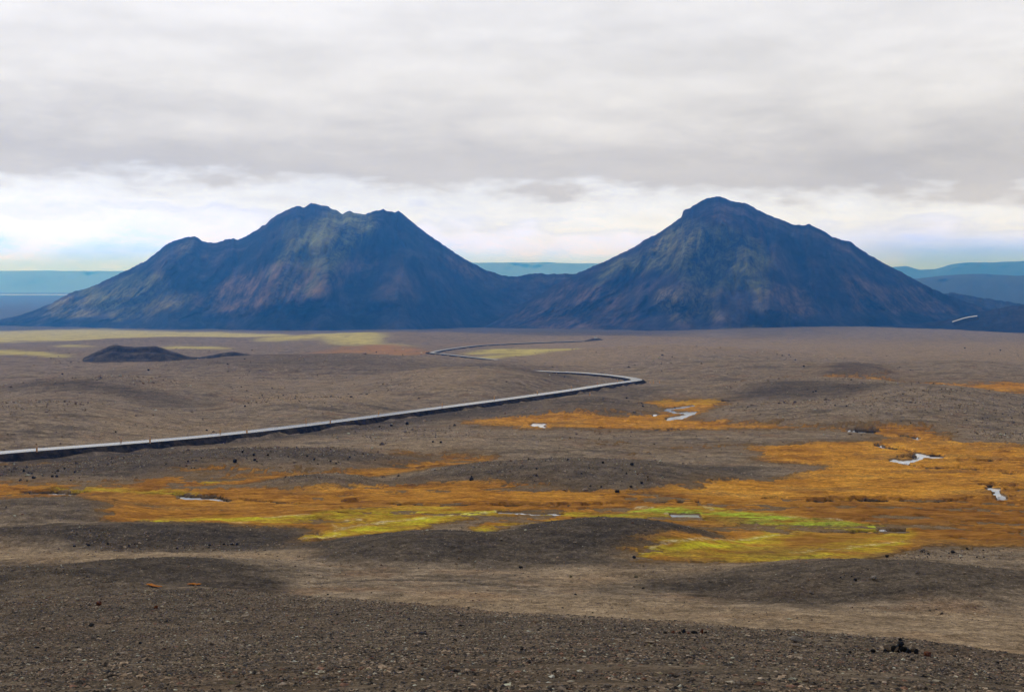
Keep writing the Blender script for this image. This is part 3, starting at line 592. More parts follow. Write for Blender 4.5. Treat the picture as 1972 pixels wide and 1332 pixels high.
mountain('mountain.001', RIGHT, ([880,1100,1380,1800,2060],[3150,3200,3250,3200,3100]), 2.15,
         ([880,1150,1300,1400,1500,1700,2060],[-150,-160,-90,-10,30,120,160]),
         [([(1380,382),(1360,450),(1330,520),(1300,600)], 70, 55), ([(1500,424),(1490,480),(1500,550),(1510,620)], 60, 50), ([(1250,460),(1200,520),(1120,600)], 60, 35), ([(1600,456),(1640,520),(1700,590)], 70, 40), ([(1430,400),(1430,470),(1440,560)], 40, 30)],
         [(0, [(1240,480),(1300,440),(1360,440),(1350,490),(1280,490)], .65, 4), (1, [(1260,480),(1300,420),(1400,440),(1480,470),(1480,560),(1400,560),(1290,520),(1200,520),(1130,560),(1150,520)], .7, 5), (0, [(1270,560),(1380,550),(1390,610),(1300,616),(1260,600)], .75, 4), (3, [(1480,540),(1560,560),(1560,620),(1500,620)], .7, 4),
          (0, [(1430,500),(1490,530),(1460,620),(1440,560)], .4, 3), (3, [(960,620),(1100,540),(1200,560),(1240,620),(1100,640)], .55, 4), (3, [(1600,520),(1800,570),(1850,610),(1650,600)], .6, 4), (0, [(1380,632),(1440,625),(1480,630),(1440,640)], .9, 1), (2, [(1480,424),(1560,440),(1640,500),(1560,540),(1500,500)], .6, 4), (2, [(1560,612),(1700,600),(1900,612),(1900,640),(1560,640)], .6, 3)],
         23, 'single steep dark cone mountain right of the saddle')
# right-hand spur and lower foothills
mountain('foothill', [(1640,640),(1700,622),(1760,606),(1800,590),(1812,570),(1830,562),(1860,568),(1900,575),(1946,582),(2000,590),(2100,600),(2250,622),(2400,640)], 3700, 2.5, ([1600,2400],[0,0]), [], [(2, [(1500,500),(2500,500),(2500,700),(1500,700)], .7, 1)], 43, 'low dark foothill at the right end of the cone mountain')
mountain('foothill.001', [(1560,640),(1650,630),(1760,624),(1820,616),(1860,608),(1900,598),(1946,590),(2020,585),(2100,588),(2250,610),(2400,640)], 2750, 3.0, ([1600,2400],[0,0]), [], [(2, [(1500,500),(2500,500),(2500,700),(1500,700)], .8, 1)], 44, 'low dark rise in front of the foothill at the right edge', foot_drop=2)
g = N('distant_hillside'); P = g.pos(); n1 = g.noise(P, .0012, 7, .65)
M_far = g.out(g.ramp(n1, [(.35, (.018, .020, .022)), (.65, (.04, .042, .04))]), .95)
g = N('haze_tinted_plateau'); P = g.pos(); n1 = g.noise(P, .0012, 7, .65, (1, .5, 1))
M_far2 = g.out(g.ramp(n1, [(.35, (.15, .26, .34)), (.65, (.22, .34, .42))]), .95)  # blue of the distant haze painted into the plateau's colour
def far_hill(name, prof, Y, depth, label, seed):
    prof = np.array(prof, float); us = np.arange(prof[0, 0], prof[-1, 0], 5.0); vs = np.interp(us, prof[:, 0], prof[:, 1])+(fbm(us/30, us*0, 3, seed)-.5)*1.6
    b = (CV-vs)/F; sl = (-SP+b*CP)/(CP+b*SP); zr = sl*Y; zf = -drop(np.full(us.shape, Y-depth))-3
    t = np.linspace(0, 2, 50); T, UU = np.meshgrid(t, us, indexing='ij')
    Ym = Y+(T-1)*depth; sh = np.sin(np.clip(T, 0, 2)*math.pi/2)**1.3
    Zm = zf[None]+(zr-zf)[None]*sh
    Ym = Ym+(fbm(UU/60, T*2, 4, seed+1)-.5)*depth*.5*np.sin(T*math.pi/2)
    Xm = (UU-CU)/F*(Ym*CP-Zm*SP)
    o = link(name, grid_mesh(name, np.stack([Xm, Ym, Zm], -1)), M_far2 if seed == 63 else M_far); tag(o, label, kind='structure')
far_hill('hills', [(1380,575),(1500,560),(1600,545),(1700,538),(1770,536),(1810,531),(1850,528),(1890,527),(1946,530),(2100,532),(2300,545),(2500,565)], 7000, 1500, 'rounded blue hills behind the cone mountain at the right edge', 61)
far_hill('hills.001', [(1300,560),(1500,535),(1600,524),(1700,516),(1745,512),(1770,519),(1800,518),(1830,510),(1855,507),(1900,506),(1946,504),(2100,500),(2500,520)], 15000, 2500, 'pale blue distant hills along the right horizon', 62)
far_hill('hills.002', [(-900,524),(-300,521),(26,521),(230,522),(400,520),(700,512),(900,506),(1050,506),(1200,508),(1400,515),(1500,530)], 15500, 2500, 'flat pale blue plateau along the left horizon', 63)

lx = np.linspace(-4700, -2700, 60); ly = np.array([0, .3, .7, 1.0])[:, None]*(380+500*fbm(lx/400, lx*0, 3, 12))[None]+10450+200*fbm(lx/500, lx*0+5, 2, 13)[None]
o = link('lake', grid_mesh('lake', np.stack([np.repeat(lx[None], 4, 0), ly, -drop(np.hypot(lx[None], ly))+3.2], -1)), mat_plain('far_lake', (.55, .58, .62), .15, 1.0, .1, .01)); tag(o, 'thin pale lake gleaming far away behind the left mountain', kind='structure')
# ------------------------------------------------------------------ small dark cinder mounds on the plain
def mound(name, prof, row, label, asp=.42, tier=None):
    prof = np.array(prof, float); us = np.arange(prof[0, 0], prof[-1, 0]+1, 1.5); vs = np.interp(us, prof[:, 0], prof[:, 1])
    vs = np.convolve(np.pad(vs, 3, mode='edge'), np.ones(7)/7, 'valid')+(fbm(us/6, us*0, 3, 5)-.5)*.9
    x, y = unproject(us, np.full(us.shape, row)); R0 = float(np.hypot(x, y).mean()); w = (us[-1]-us[0])/F*R0
    D = w*asp; Yr = R0+D
    b = (CV-vs)/F; sl = (-SP+b*CP)/(CP+b*SP); zr = sl*Yr; zg = -drop(np.full(us.shape, Yr))
    hh = np.maximum(zr-zg, .0)
    zr = zg-2+hh+2*np.minimum(hh/1.0, 1)
    t = np.linspace(0, 2, 90); T, UU = np.meshgrid(t, us, indexing='ij')
    e = np.sqrt(np.clip(1-((us-us.mean())/((us[-1]-us[0])/2))**2, .02, 1))
    dep = D*(.25+.75*e)
    Ym = Yr+(T-1)*dep[None]; s = np.where(T < 1, T, 2-T)
    s = sstep(0, 1, s)*.75+s*.25
    if tier: s = s-.16*np.exp(-((T-.72)/.10)**2)+.03*np.exp(-((T-.5)/.1)**2)
    zfoot = -drop(Ym)-2
    Zm = zfoot+(zr-(zg-2))[None]*s+(fbm(UU/10, T*8, 3, 8)-.5)*.8*np.clip(s*3, 0, 1)*np.clip(1-T, 0, 1)
    Xm = (UU-CU)/F*(Ym*CP-Zm*SP)
    o = link(name, grid_mesh(name, np.stack([Xm, Ym, Zm], -1)), M_cinder); tag(o, label, kind='structure'); return o
g = N('black_cinder'); P = g.pos(); n1 = g.noise(P, .15, 6, .7); n2 = g.noise(P, 1.2, 5, .8)
M_cinder = g.out(g.mix(.6, g.ramp(n1, [(.35, (.022, .017, .012)), (.5, (.065, .050, .034)), (.65, (.14, .105, .07))]), g.ramp(n2, [(.3, .6), (.7, 1.4)]), 'MULTIPLY'), .95, n2, .6, .5, .1)
mound('mound', [(60,708),(110,702),(150,694),(175,682),(195,673),(213,665),(222,663),(232,665),(245,667),(262,668),(280,667),(298,666),(310,669),(330,676),(350,682),(368,687),(400,688)], 700, 'black crater mound with two low peaks on the plain at left', .25, True)
mound('mound.001', [(380,688),(400,685),(420,681),(437,678),(452,677),(470,681),(500,684),(540,687)], 695, 'small flat black mound right of the crater mound', .25)
mound('mound.002', [(1118,656),(1128,656),(1136,653),(1142,651),(1149,650.5),(1156,652),(1164,655),(1172,656.5)], 658, 'tiny black mound beside the far end of the road', .5)

# ------------------------------------------------------------------ road
def rib(P, offs, names, zoff):
    T = np.gradient(P[:, :2], axis=0); T /= np.linalg.norm(T, axis=1)[:, None]+1e-9
    T = np.stack([np.convolve(np.pad(T[:, k], 2, mode='edge'), np.ones(5)/5, 'valid') for k in (0, 1)], 1); T /= np.linalg.norm(T, axis=1)[:, None]
    Nn = np.stack([-T[:, 1], T[:, 0]], 1)
    z0 = -drop(np.hypot(P[:, 0], P[:, 1]))+P[:, 2]
    L = []
    for off, dz in zip(offs, zoff):
        xy = P[:, :2]+Nn*off
        z = z0+dz if dz is not None else None
        L.append(np.c_[xy, z])
    return np.stack(L, 0)
M_asph = mat_plain('wet_grey_asphalt', (.27, .275, .285), .2, 1.0, .12, .6)
g = N('road_shoulder_gravel'); P_ = g.pos(); n1 = g.noise(P_, .8, 6, .8); n2 = g.noise(P_, 5, 5, .8)
n3 = g.noise(P_, .22, 7, .8)
M_bank = g.out(g.mix(g.rng(n3, .46, .60, 0, .8), g.mix(.7, g.ramp(n1, [(.36, (.005, .004, .004)), (.54, (.022, .018, .015)), (.66, (.12, .095, .07))]), g.ramp(n2, [(.3, .4), (.7, 1.7)]), 'MULTIPLY'), (.085, .064, .044)), .95, n2, .8, .2, .0)
M_paint = mat_plain('worn_white_paint', (.62, .62, .60), .5, .4, .3, 2)
road = bpy.data.objects.new('road', None); COL.objects.link(road); tag(road, kind='structure'); road['label'] = 'narrow wet asphalt road on a dark gravel embankment'
for P in (PA, PB):
    wd = 1.0 if P is PA else .72
    A = rib(P, (-2.3*wd, -1.2*wd, 0, 1.2*wd, 2.3*wd), None, (0, .05, .08, .05, 0))
    link('asphalt', grid_mesh('asphalt', A), M_asph if P is PA else mat_plain('low_sheen_asphalt', (.24, .24, .24), .35, .6, .15, .3), road)  # far stretch: same asphalt, weaker sky reflection put into its colour and gloss
    Bk = rib(P, (-8.0, -4.4, -3.0*wd, -2.28*wd, 2.28*wd, 3.0*wd, 4.4, 8.0), None, (-3.0, -1.0, -.14, -.03, -.03, -.14, -1.0, -3.0))
    nb = (fbm(Bk[..., 0]/6, Bk[..., 1]/6, 4, 33)-.5)*3.0*np.array([1, 1, .12, 0, 0, .12, 1, 1])[:, None]; Bk[..., 2] += nb
    link('embankment', grid_mesh('embankment', Bk[1:4]), M_bank, road); link('embankment', grid_mesh('embankment', Bk[4:7]), M_bank, road)
    link('apron', grid_mesh('apron', Bk[:2]), M_ground, road); link('apron', grid_mesh('apron', Bk[6:]), M_ground, road)
    for s in (-2.12*wd, 2.12*wd):
        link('edge_line', grid_mesh('edge_line', rib(P, (s-.07, s+.07), None, (.012, .012))), M_paint, road)
# the stretch on the right-hand foothill
def foot_road():
    us = np.linspace(1834, 1882, 30); vs = np.interp(us, [1834,1845,1856,1868,1882], [619.5,616,612.5,610,608])
    L = []
    for dv in (-.6, 0, .6):
        Y = np.linspace(2380, 2480, 30); b = (CV-(vs+dv))/F; X = (us-CU)/F*Y; z = (-SP+b*CP)/(CP+b*SP)*Y
        L.append(np.c_[X, Y-dv*4, z])
    return np.stack(L, 0)
A = foot_road(); 
link('asphalt', grid_mesh('asphalt', A), M_paint if False else mat_plain('sky_gleam_asphalt', (.42, .43, .45), .15, 1.0, .1, .6), road)  # paler copy of the road asphalt, sky gleam put into its colour
Bk = np.stack([A[2]+np.array([0, -1, -.05]), A[2]+np.array([0, -8, -6])], 0); link('embankment', grid_mesh('embankment', Bk), M_bank, road)

def add_verts(bm, other): pass
import bmesh
from mathutils import Vector, Matrix
def box(bm, c, s, bev=0):
    r = bmesh.ops.create_cube(bm, size=1); bmesh.ops.scale(bm, vec=s, verts=r['verts']); bmesh.ops.translate(bm, vec=c, verts=r['verts'])
    if bev: bmesh.ops.bevel(bm, geom=list({e for v in r['verts'] for e in v.link_edges}), offset=bev, segments=2, affect='EDGES')
def cyl(bm, p0, p1, r0, r1=None, seg=12):
    p0 = Vector(p0); p1 = Vector(p1); r1 = r0 if r1 is None else r1
    d = p1-p0; M = Matrix.Translation((p0+p1)/2) @ d.to_track_quat('Z', 'Y').to_matrix().to_4x4()
    bmesh.ops.create_cone(bm, cap_ends=True, segments=seg, radius1=r0, radius2=r1, depth=d.length, matrix=M)
def bobj(name, bm, mat, parent=None, smooth=False):
    me = bpy.data.meshes.new(name); bm.to_mesh(me); bm.free()
    for p in me.polygons: p.use_smooth = smooth
    return link(name, me, mat, parent)
def empty(name, loc, rz=0):
    o = bpy.data.objects.new(name, None); COL.objects.link(o); o.location = loc; o.rotation_euler = (0, 0, rz); return o

# marker posts ------------------------------------------------------------
M_post = mat_plain('yellow_post_paint', (.95, .55, .22), .6, .3, .08); M_refl = mat_plain('white_reflector', (.8, .8, .78), .3, .5, .05)
def road_z(x, y):
    d = np.hypot(ROADP[:, 0]-x, ROADP[:, 1]-y); i = int(d.argmin()); return -float(drop(math.hypot(x, y)))+ROADP[i, 2], d[i]
def make_post():
    r = empty('marker_post', (0, 0, 0))
    bm = bmesh.new(); box(bm, (0, 0, .55), (.30, .16, 1.35), .012); bobj('shaft', bm, M_post, r)
    bm = bmesh.new(); box(bm, (0, -.084, 1.0), (.2, .012, .18), .003); bobj('reflector', bm, M_refl, r)
    return r
def copy_tree(o, parent=None):
    c = o.copy(); COL.objects.link(c)
    if parent: c.parent = parent
    for ch in list(o.children): copy_tree(ch, c)
    return c
proto = make_post(); first = True
posts = [(233,848.5,1,'first from the left beyond the road'),(424,832,1,'second from the left beyond the road'),(589,813.5,1,'third from the left beyond the road'),(729,797,1,'fourth from the left beyond the road'),(851.5,781.5,1,'fifth from the left beyond the road'),(952,767.5,1,'sixth from the left beyond the road'),(1034.6,755.5,1,'seventh from the left beyond the road'),(1100.5,746,1,'eighth from the left beyond the road'),(1150.7,739,1,'ninth from the left beyond the road'),(1189,735,1,'closest to the bend beyond the road'),
         (71,869,1,'leftmost on the near edge of the road'),(289,852.5,1,'second from the left on the near edge of the road'),(475.5,833,1,'third from the left on the near edge of the road'),(636,814,1,'rightmost on the near edge of the road'),
         (1136,770,0,'alone on the gravel slope below the road'),(1234,733,0,'standing at the very tip of the bend'),(1252,735.5,0,'first one right of the bend'),(1259,735.5,0,'middle one of three right of the bend'),(1270,735.5,0,'farthest one right of the bend')]
for (u, v, onroad, w) in posts:
    h = 1.15 if onroad else .2
    x, y = unproject(u, v, h); x = float(x); y = float(y)
    z = -float(drop(math.hypot(x, y)))+h-.1
    if not onroad: z = ground_z(x, y)
    if onroad and v > 0:
        # stand on the shoulder: slide along the line of sight until it is 3.5 m off the centreline
        best = None
        for k in np.linspace(.94, 1.06, 121):
            xx, yy = x*k, y*k; rz, d = road_z(xx, yy)
            sc = abs(d-2.8)+abs(k-1)*20
            if best is None or sc < best[0]: best = (sc, xx, yy, rz)
        _, x, y, rz = best; z = rz-.12
    o = proto if first else copy_tree(proto); first = False
    o.location = (x, y, z); o.rotation_euler = (random.uniform(-.03, .03), random.uniform(-.04, .04), random.uniform(-.4, .4))
    tag(o, 'slim yellow roadside marker post, '+w, 'marker post', 'yellow marker posts along the road')

# far white car ------------------------------------------------------------
x, y = unproject(1147.5, 651.2, 5.0); cx, cy = float(x), float(y); cz = -float(drop(math.hypot(cx, cy)))+4.6
M_white = mat_plain('white_car_paint', (.82, .83, .84), .25, .5, .04); M_glass = mat_plain('dark_car_glass', (.02, .025, .03), .08, .8, .1); M_rub = mat_plain('tyre_rubber', (.02, .02, .02), .8, .2, .2); M_lamp = mat_plain('red_tail_lamp', (.35, .02, .02), .3, .5, .1)
car = empty('car', (cx, cy, cz-.15), math.radians(68)); tag(car, 'tiny white car far off where the road ends below the mountains', 'car')
bm = bmesh.new()
pr = [(-2.3,.45),(-2.35,.9),(-2.2,1.25),(-1.9,1.95),(-1.4,2.05),(.5,2.03),(1.15,1.35),(2.1,1.15),(2.3,.9),(2.3,.45)]
va = [bm.verts.new((p[0], -.95, p[1])) for p in pr]; vb = [bm.verts.new((p[0], .95, p[1])) for p in pr]
bm.faces.new(va[::-1]); bm.faces.new(vb)
for i in range(len(pr)): j = (i+1) % len(pr); bm.faces.new((va[i], va[j], vb[j], vb[i]))
bmesh.ops.bevel(bm, geom=bm.edges[:], offset=.06, segments=2, affect='EDGES'); body = bobj('body', bm, M_white, car)
for s in (-1, 1):
    bm = bmesh.new(); box(bm, (-.5, s*.945, 1.62), (2.1, .03, .5), .01); bobj('side_window', bm, M_glass, car)
    for xx in (-1.45, 1.45):
        bm = bmesh.new(); cyl(bm, (xx, s*.72, .4), (xx, s*.98, .4), .38, seg=20); w = bobj('wheel', bm, M_rub, car)
        bm = bmesh.new(); cyl(bm, (xx, s*.975, .4), (xx, s*.995, .4), .2, seg=14); bobj('hub_cap', bm, M_refl, w)
    bm = bmesh.new(); box(bm, (-2.31, s*.75, 1.0), (.06, .18, .3), .01); bobj('tail_lamp', bm, M_lamp, car)
bm = bmesh.new(); box(bm, (-2.09, 0, 1.6), (.05, 1.5, .45), .01); o = bobj('rear_window', bm, M_glass, car)
# grassless shelf under the car: a small gravel ramp carrying the lane

# ------------------------------------------------------------------ stones
def rock_mesh(name, seed, size=(1, 1, 1), sub=2, mat=None, jag=.28):
    bm = bmesh.new(); bmesh.ops.create_icosphere(bm, subdivisions=sub, radius=.5)
    r = random.Random(seed); planes = [(Vector((r.gauss(0, 1), r.gauss(0, 1), r.gauss(0, 1))).normalized(), r.uniform(.26, .44)) for _ in range(11)]
    for v in bm.verts:
        for n, d in planes:
            k = v.co.dot(n)-d
            if k > 0: v.co -= n*k*.92
        v.co *= 1+r.uniform(-.05, .05)*jag*3
        v.co = Vector((v.co.x*size[0], v.co.y*size[1], v.co.z*size[2]))
    me = bpy.data.meshes.new(name); bm.to_mesh(me); bm.free()
    for p in me.polygons: p.use_smooth = False
    if mat: me.materials.append(mat)
    return me
def place(name, me, u, v, wpx, label, cat='rock', group=None, sink=.12, rz=None, hscale=1, parent=None):
    x, y = unproject(u, v); x = float(x); y = float(y)
    # follow the line of sight to the real surface
    R = math.hypot(x, y); cand = np.linspace(.86, 1.04, 90); zz = ground_z(x*cand, y*cand); vp = project(x*cand, y*cand, zz)[1]
    k = cand[int(np.abs(vp-v).argmin())]; x *= k; y *= k; z = ground_z(x, y); s = wpx/F*math.hypot(x, y)
    o = bpy.data.objects.new(name, me); COL.objects.link(o)
    o.scale = (s, s*random.uniform(.7, 1), s*hscale); o.rotation_euler = (0, 0, random.uniform(0, 6.28) if rz is None else rz)
    o.location = (x, y, z+s*hscale*(.5-sink)*.75)
    tag(o, label, cat, group); return o
VD = [rock_mesh('dark_rock', 100+i, (1, .85, .75), 2, M_dark) for i in range(5)]
VT = [rock_mesh('tan_rock', 200+i, (1, .8, .42), 2, M_tan) for i in range(5)]
VG = [rock_mesh('grey_rock', 300+i, (1, .85, .6), 2, M_grey) for i in range(5)]
VR = [rock_mesh('red_rock', 400+i, (1, .9, .95), 2, M_red) for i in range(3)]
NOTE = [  # u, v(base), width px, kind, hscale, label
 (1683,1116,17,'G',1.0,'largest grey boulder on the dark hummock at right, flat topped'),
 (1647,1117,9,'D',.9,'black stone just left of the largest grey boulder on the right hummock'),
 (1619,1111,5,'D',.9,'tiny black stone farthest left in the row beside the grey boulder'),
 (1640,1110,5,'D',.9,'tiny black stone just above the black stone by the grey boulder'),
 (1545,1133,8,'T',1.0,'small pale stone low on the dark hummock left of the grey boulder'),
 (1562,1143,9,'G',1.0,'pale stone with a dark underside, lower of two left of the boulder'),
 (1857,1105,10,'T',.8,'flat pale stone high on the dark hummock near the right edge'),
 (1803,1121,5,'T',1.0,'bright white pebble alone on the dark hummock at right'),
 (1722,1107,6,'T',.8,'small pale stone above and right of the largest grey boulder'),
 (1531,1237,36,'G',.62,'broad flat grey slab at the crest of the near gravel'),
 (1531,1257,15,'T',1.3,'tan stone just below the broad grey slab'),
 (1580,1252,14,'T',1.2,'tan stone right of the broad grey slab'),
 (1617,1250,6,'D',1,'small black stone between the grey slab and the cairn'),
 (1653,1267,14,'T',.8,'flat tan stone on the gravel left of the cairn'),
 (1637,1264,8,'D',1,'dark stone left of the flat tan stone near the cairn'),
 (1681,1262,12,'D',1.15,'pointed black stone left of the cairn'),
 (1691,1254,6,'D',1.2,'small black stone behind the pointed black stone by the cairn'),
 (1786,1267,17,'R',1.0,'rusty red boulder right of the cairn'),
 (1704,1250,30,'T',.35,'long thin tan slab behind the cairn on its left'),
 (1676,1274,14,'T',.5,'low tan stone in front of the pointed black stone'),
 (1839,1265,8,'D',1,'small dark stone right of the red boulder'),
 (1921,1284,10,'D',.8,'black stone in the lower right corner'),
 (1912,1287,10,'T',.6,'pale flat stone beside the black corner stone'),
 (1505,1214+27,12,'T',.7,'small tan stone left of the broad grey slab'),
 (1371,1238,20,'T',.5,'pale curved stone right of the row of black rocks'),
 (1337,1237,16,'T',.5,'tan flat stone under the row of black rocks'),
 (1252,1250,24,'T',.6,'widest tan stone in the middle of the near gravel'),
 (1192,1241,18,'T',.5,'thin tan stone left of the widest tan stone'),
 (1222,1223,18,'T',.6,'tan stone at the gravel crest left of the black rocks'),
 (1267,1236,18,'T',.5,'pale stone just above the widest tan stone'),
 (1052,1253,15,'T',.6,'small whitish stone in the central near gravel'),
 (1034,1234,12,'T',.6,'tan stone above the small whitish stone'),
 (1065,1207,16,'T',.6,'tan stone at the gravel crest near the centre'),
 (1296,1222,8,'R',1.0,'reddish stone at the left end of the row of black rocks'),
 (1317,1221,12,'D',1.2,'tallest black rock of the row on the gravel crest'),
 (1309,1223,8,'D',1.0,'black rock left of the tallest in the row'),
 (1337,1223,14,'D',.8,'low black rock in the middle of the row'),
 (1352,1221,9,'R',1.4,'rusty stone near the right end of the row of black rocks'),
 (1359,1222,7,'D',1.3,'black rock at the right end of the row'),
 (1281,1222,9,'D',.7,'small black rock at the far left of the row'),
 (1326,1224,8,'R',.7,'low reddish stone between two black rocks of the row'),
 (953,1204,14,'T',1.0,'pale rounded stone standing at the gravel crest in the middle'),
 (800,1220,12,'D',.7,'left half of the black flat lava lump on the near gravel'),
 (814,1222,22,'D',.5,'long flat black lava lump on the near gravel'),
 (822,1231,6,'D',1,'tiny black stone below the long black lava lump'),
 (176,1206,16,'D',.8,'black flat stone on the near gravel at left'),
 (549,1170,14,'T',.8,'pale stone on the gravel crest left of centre'),
 (650,1184,6,'D',1,'small black stone upper left of the lava lump on the gravel'),
 (640,1198,6,'D',1,'small dark stone below another at the left gravel crest'),
 (104,1138,11,'T',1.0,'pale stone poking over the left end of the gravel crest'),
 (190,1164,12,'R',1.0,'pinkish stone on the left near gravel below the crest'),
 (300,1171,10,'R',.9,'brownish red stone right of the pinkish stone'),
 (470,1175,9,'T',.9,'small tan stone upper of a pair at left centre'),
 (472,1187,20,'T',.4,'thin pale slab lower of a pair at left centre'),
 (236,1262,24,'T',.6,'long pale tan stone low in the left foreground'),
 (358,1244,10,'T',1.2,'rounded tan stone in the left foreground gravel'),
 (376,1258,12,'T',.9,'tan stone below the rounded tan stone at left'),
 (71,1247,12,'D',.6,'dark low stone near the left edge of the foreground'),
 (128,1277,7,'D',1.0,'small black stone in the lower left foreground'),
 (270,1239,8,'D',.9,'small black stone right of centre in the left foreground'),
 (537,1242,10,'T',.7,'slender white stone leaning in the left centre foreground'),
 (1194,1300,14,'T',.7,'pale stone at the bottom edge near the centre'),
 (1252,1278,12,'T',.6,'pale stone above the bottom edge right of centre'),
 (1019,1278,12,'T',.6,'tan stone low in the centre foreground'),
 (1221,1074,8,'D',1.1,'black block on the yellow moss right of the second hummock'),
 (1003,1094,11,'D',.9,'dark stone on the pale sand below the two hummocks'),
 (1010,1091,6,'T',1,'pale stone touching the dark stone below the hummocks'),
 (965,1040,9,'G',1,'grey stone at the foot of the yellow moss tongue'),
 (631,1145,6,'D',.8,'small black stone on the smooth brown sand'),
 (908,926,11,'D',1.2,'dark pointed stone on the left of the grey island hummock'),
 (1127,946,16,'T',1.0,'large tan rock at the foot of the grey island hummock'),
 (1086,945,9,'T',1.1,'pale rock left of the large tan rock'),
 (1188,949,13,'D',1.0,'black rock at the foot of the island hummock, right of the tan rock'),
 (1217,896,11,'D',1.0,'dark rock on the crest of the grey island hummock'),
 (1161,893,7,'D',1.0,'black rock left of the dark rock on the island crest'),
 (1094,889,7,'D',1.0,'black rock farthest left on the island crest'),
 (1185,902,6,'T',1.0,'pale stone under the island crest'),
 (1236,931,8,'D',1.0,'dark stone on the right face of the island hummock'),
 (1215,939,8,'D',1.0,'dark stone low on the right face of the island hummock'),
 (1238,920,6,'T',1.0,'pale stone on the right face of the island hummock'),
 (1428,926,9,'T',.8,'pale stone on smooth grey sand right of the island'),
 (1369,923,9,'T',.8,'pale stone between the island and the orange meadow'),
 (1708,1073,10,'D',1.1,'dark rock at the edge of the brown meadow at right'),
 (1835,1065,11,'D',1.0,'largest black rock along the lower edge of the meadow'),
 (1862,1058,8,'D',.8,'dark rock right of the largest black rock by the meadow'),
 (1738,1056,8,'D',.8,'dark rock at the left of the meadow edge stones'),
 (1778,1060,8,'G',.9,'grey rock in the middle of the meadow edge stones'),
 (453,891,11,'D',1.3,'biggest black block on the ridge below the road'),
 (489,878,8,'D',1.2,'black block on the ridge crest below the road'),
 (467,871,7,'D',1.0,'small dark block left of the crest block below the road'),
 (490,887,10,'D',.8,'flat black block right of the biggest block'),
 (516,869+8,6,'D',1.0,'small black block on the right of the ridge crest'),
 (407,872,6,'D',1.0,'black block at the left end of the ridge crest'),
 (754,820,9,'D',.8,'wide dark block on pale stones below the road'),
 (784,817,8,'D',1.1,'dark block right of the wide one below the road'),
 (731,822,5,'D',1.0,'small dark block left of the wide one below the road'),
 (849,853,6,'D',1.0,'dark stone of a pair on the brown flat, right one'),
 (834,851,6,'D',1.0,'dark stone of a pair on the brown flat, left one'),
 (286,714,6,'D',1.1,'lone black boulder on the slope below the crater mound'),
 (120,721,4,'D',1,'tiny black boulder far left on the plain'),
 (471,672+22,4,'D',1,'tiny dark boulder above the long smooth rise'),
 (676,766,8,'D',.8,'dark rock on the stony slope above the road'),
 (472,783,6,'D',.9,'dark rock on the brown slope above the road at left'),
 (223,832,5,'D',.9,'small dark rock just beyond the road at left'),
 (398,829,5,'D',.9,'small dark rock beyond the road near a marker post'),
 (1008,724,4,'D',1,'tiny dark rock left of the far road bend'),
 (1087,726,5,'D',.7,'small flat dark rock inside the road bend'),
 (1207,767,7,'D',.7,'dark flat rock right of the lone marker post'),
 (1211,773,5,'G',.9,'grey rock under the dark flat rock'),
 (1238,783,5,'D',1,'dark rock at the tip of the mound by the stream'),
 (1222,795,9,'G',.7,'grey slab at the foot of the mound by the stream'),
 (1460,694,4,'D',1,'tiny black boulder on the rise far right of the road'),
 (1479,694,5,'D',1,'black boulder in the middle of a row on the far rise'),
 (1511,695,5,'D',1,'black boulder at the right of a row on the far rise'),
 (1405,694,4,'D',1,'tiny black boulder at the left of the row on the far rise'),
 (1548,708,5,'D',1,'dark boulder on the slope under the far rise'),
 (1858,671,4,'D',1,'tiny black speck of a boulder on the far right plain'),
 (1926,675,5,'D',.8,'tiny flat dark boulder at the right edge of the far plain'),
 (1450,781,6,'D',.8,'dark stone at the left end of the stony right bank'),
 (1500,777,5,'D',.8,'small dark stone above the stony right bank'),
 (1571,754,5,'D',1,'dark stone upon the brow of the long dark bank'),
 (1566,755,4,'D',1,'small dark stone touching another on the dark bank brow'),
 (1300,775+10,5,'D',.8,'dark stone beside the upper stream')]
cnt = 0
for (u, v, w, k, hs, lab) in NOTE:
    L = {'D': VD, 'T': VT, 'G': VG, 'R': VR}[k]; cnt += 1
    nm = 'boulder' if w > 11 else 'rock'
    place(nm, L[cnt % len(L)], u, v, w*1.05, lab, nm, None, hscale=hs*.9)
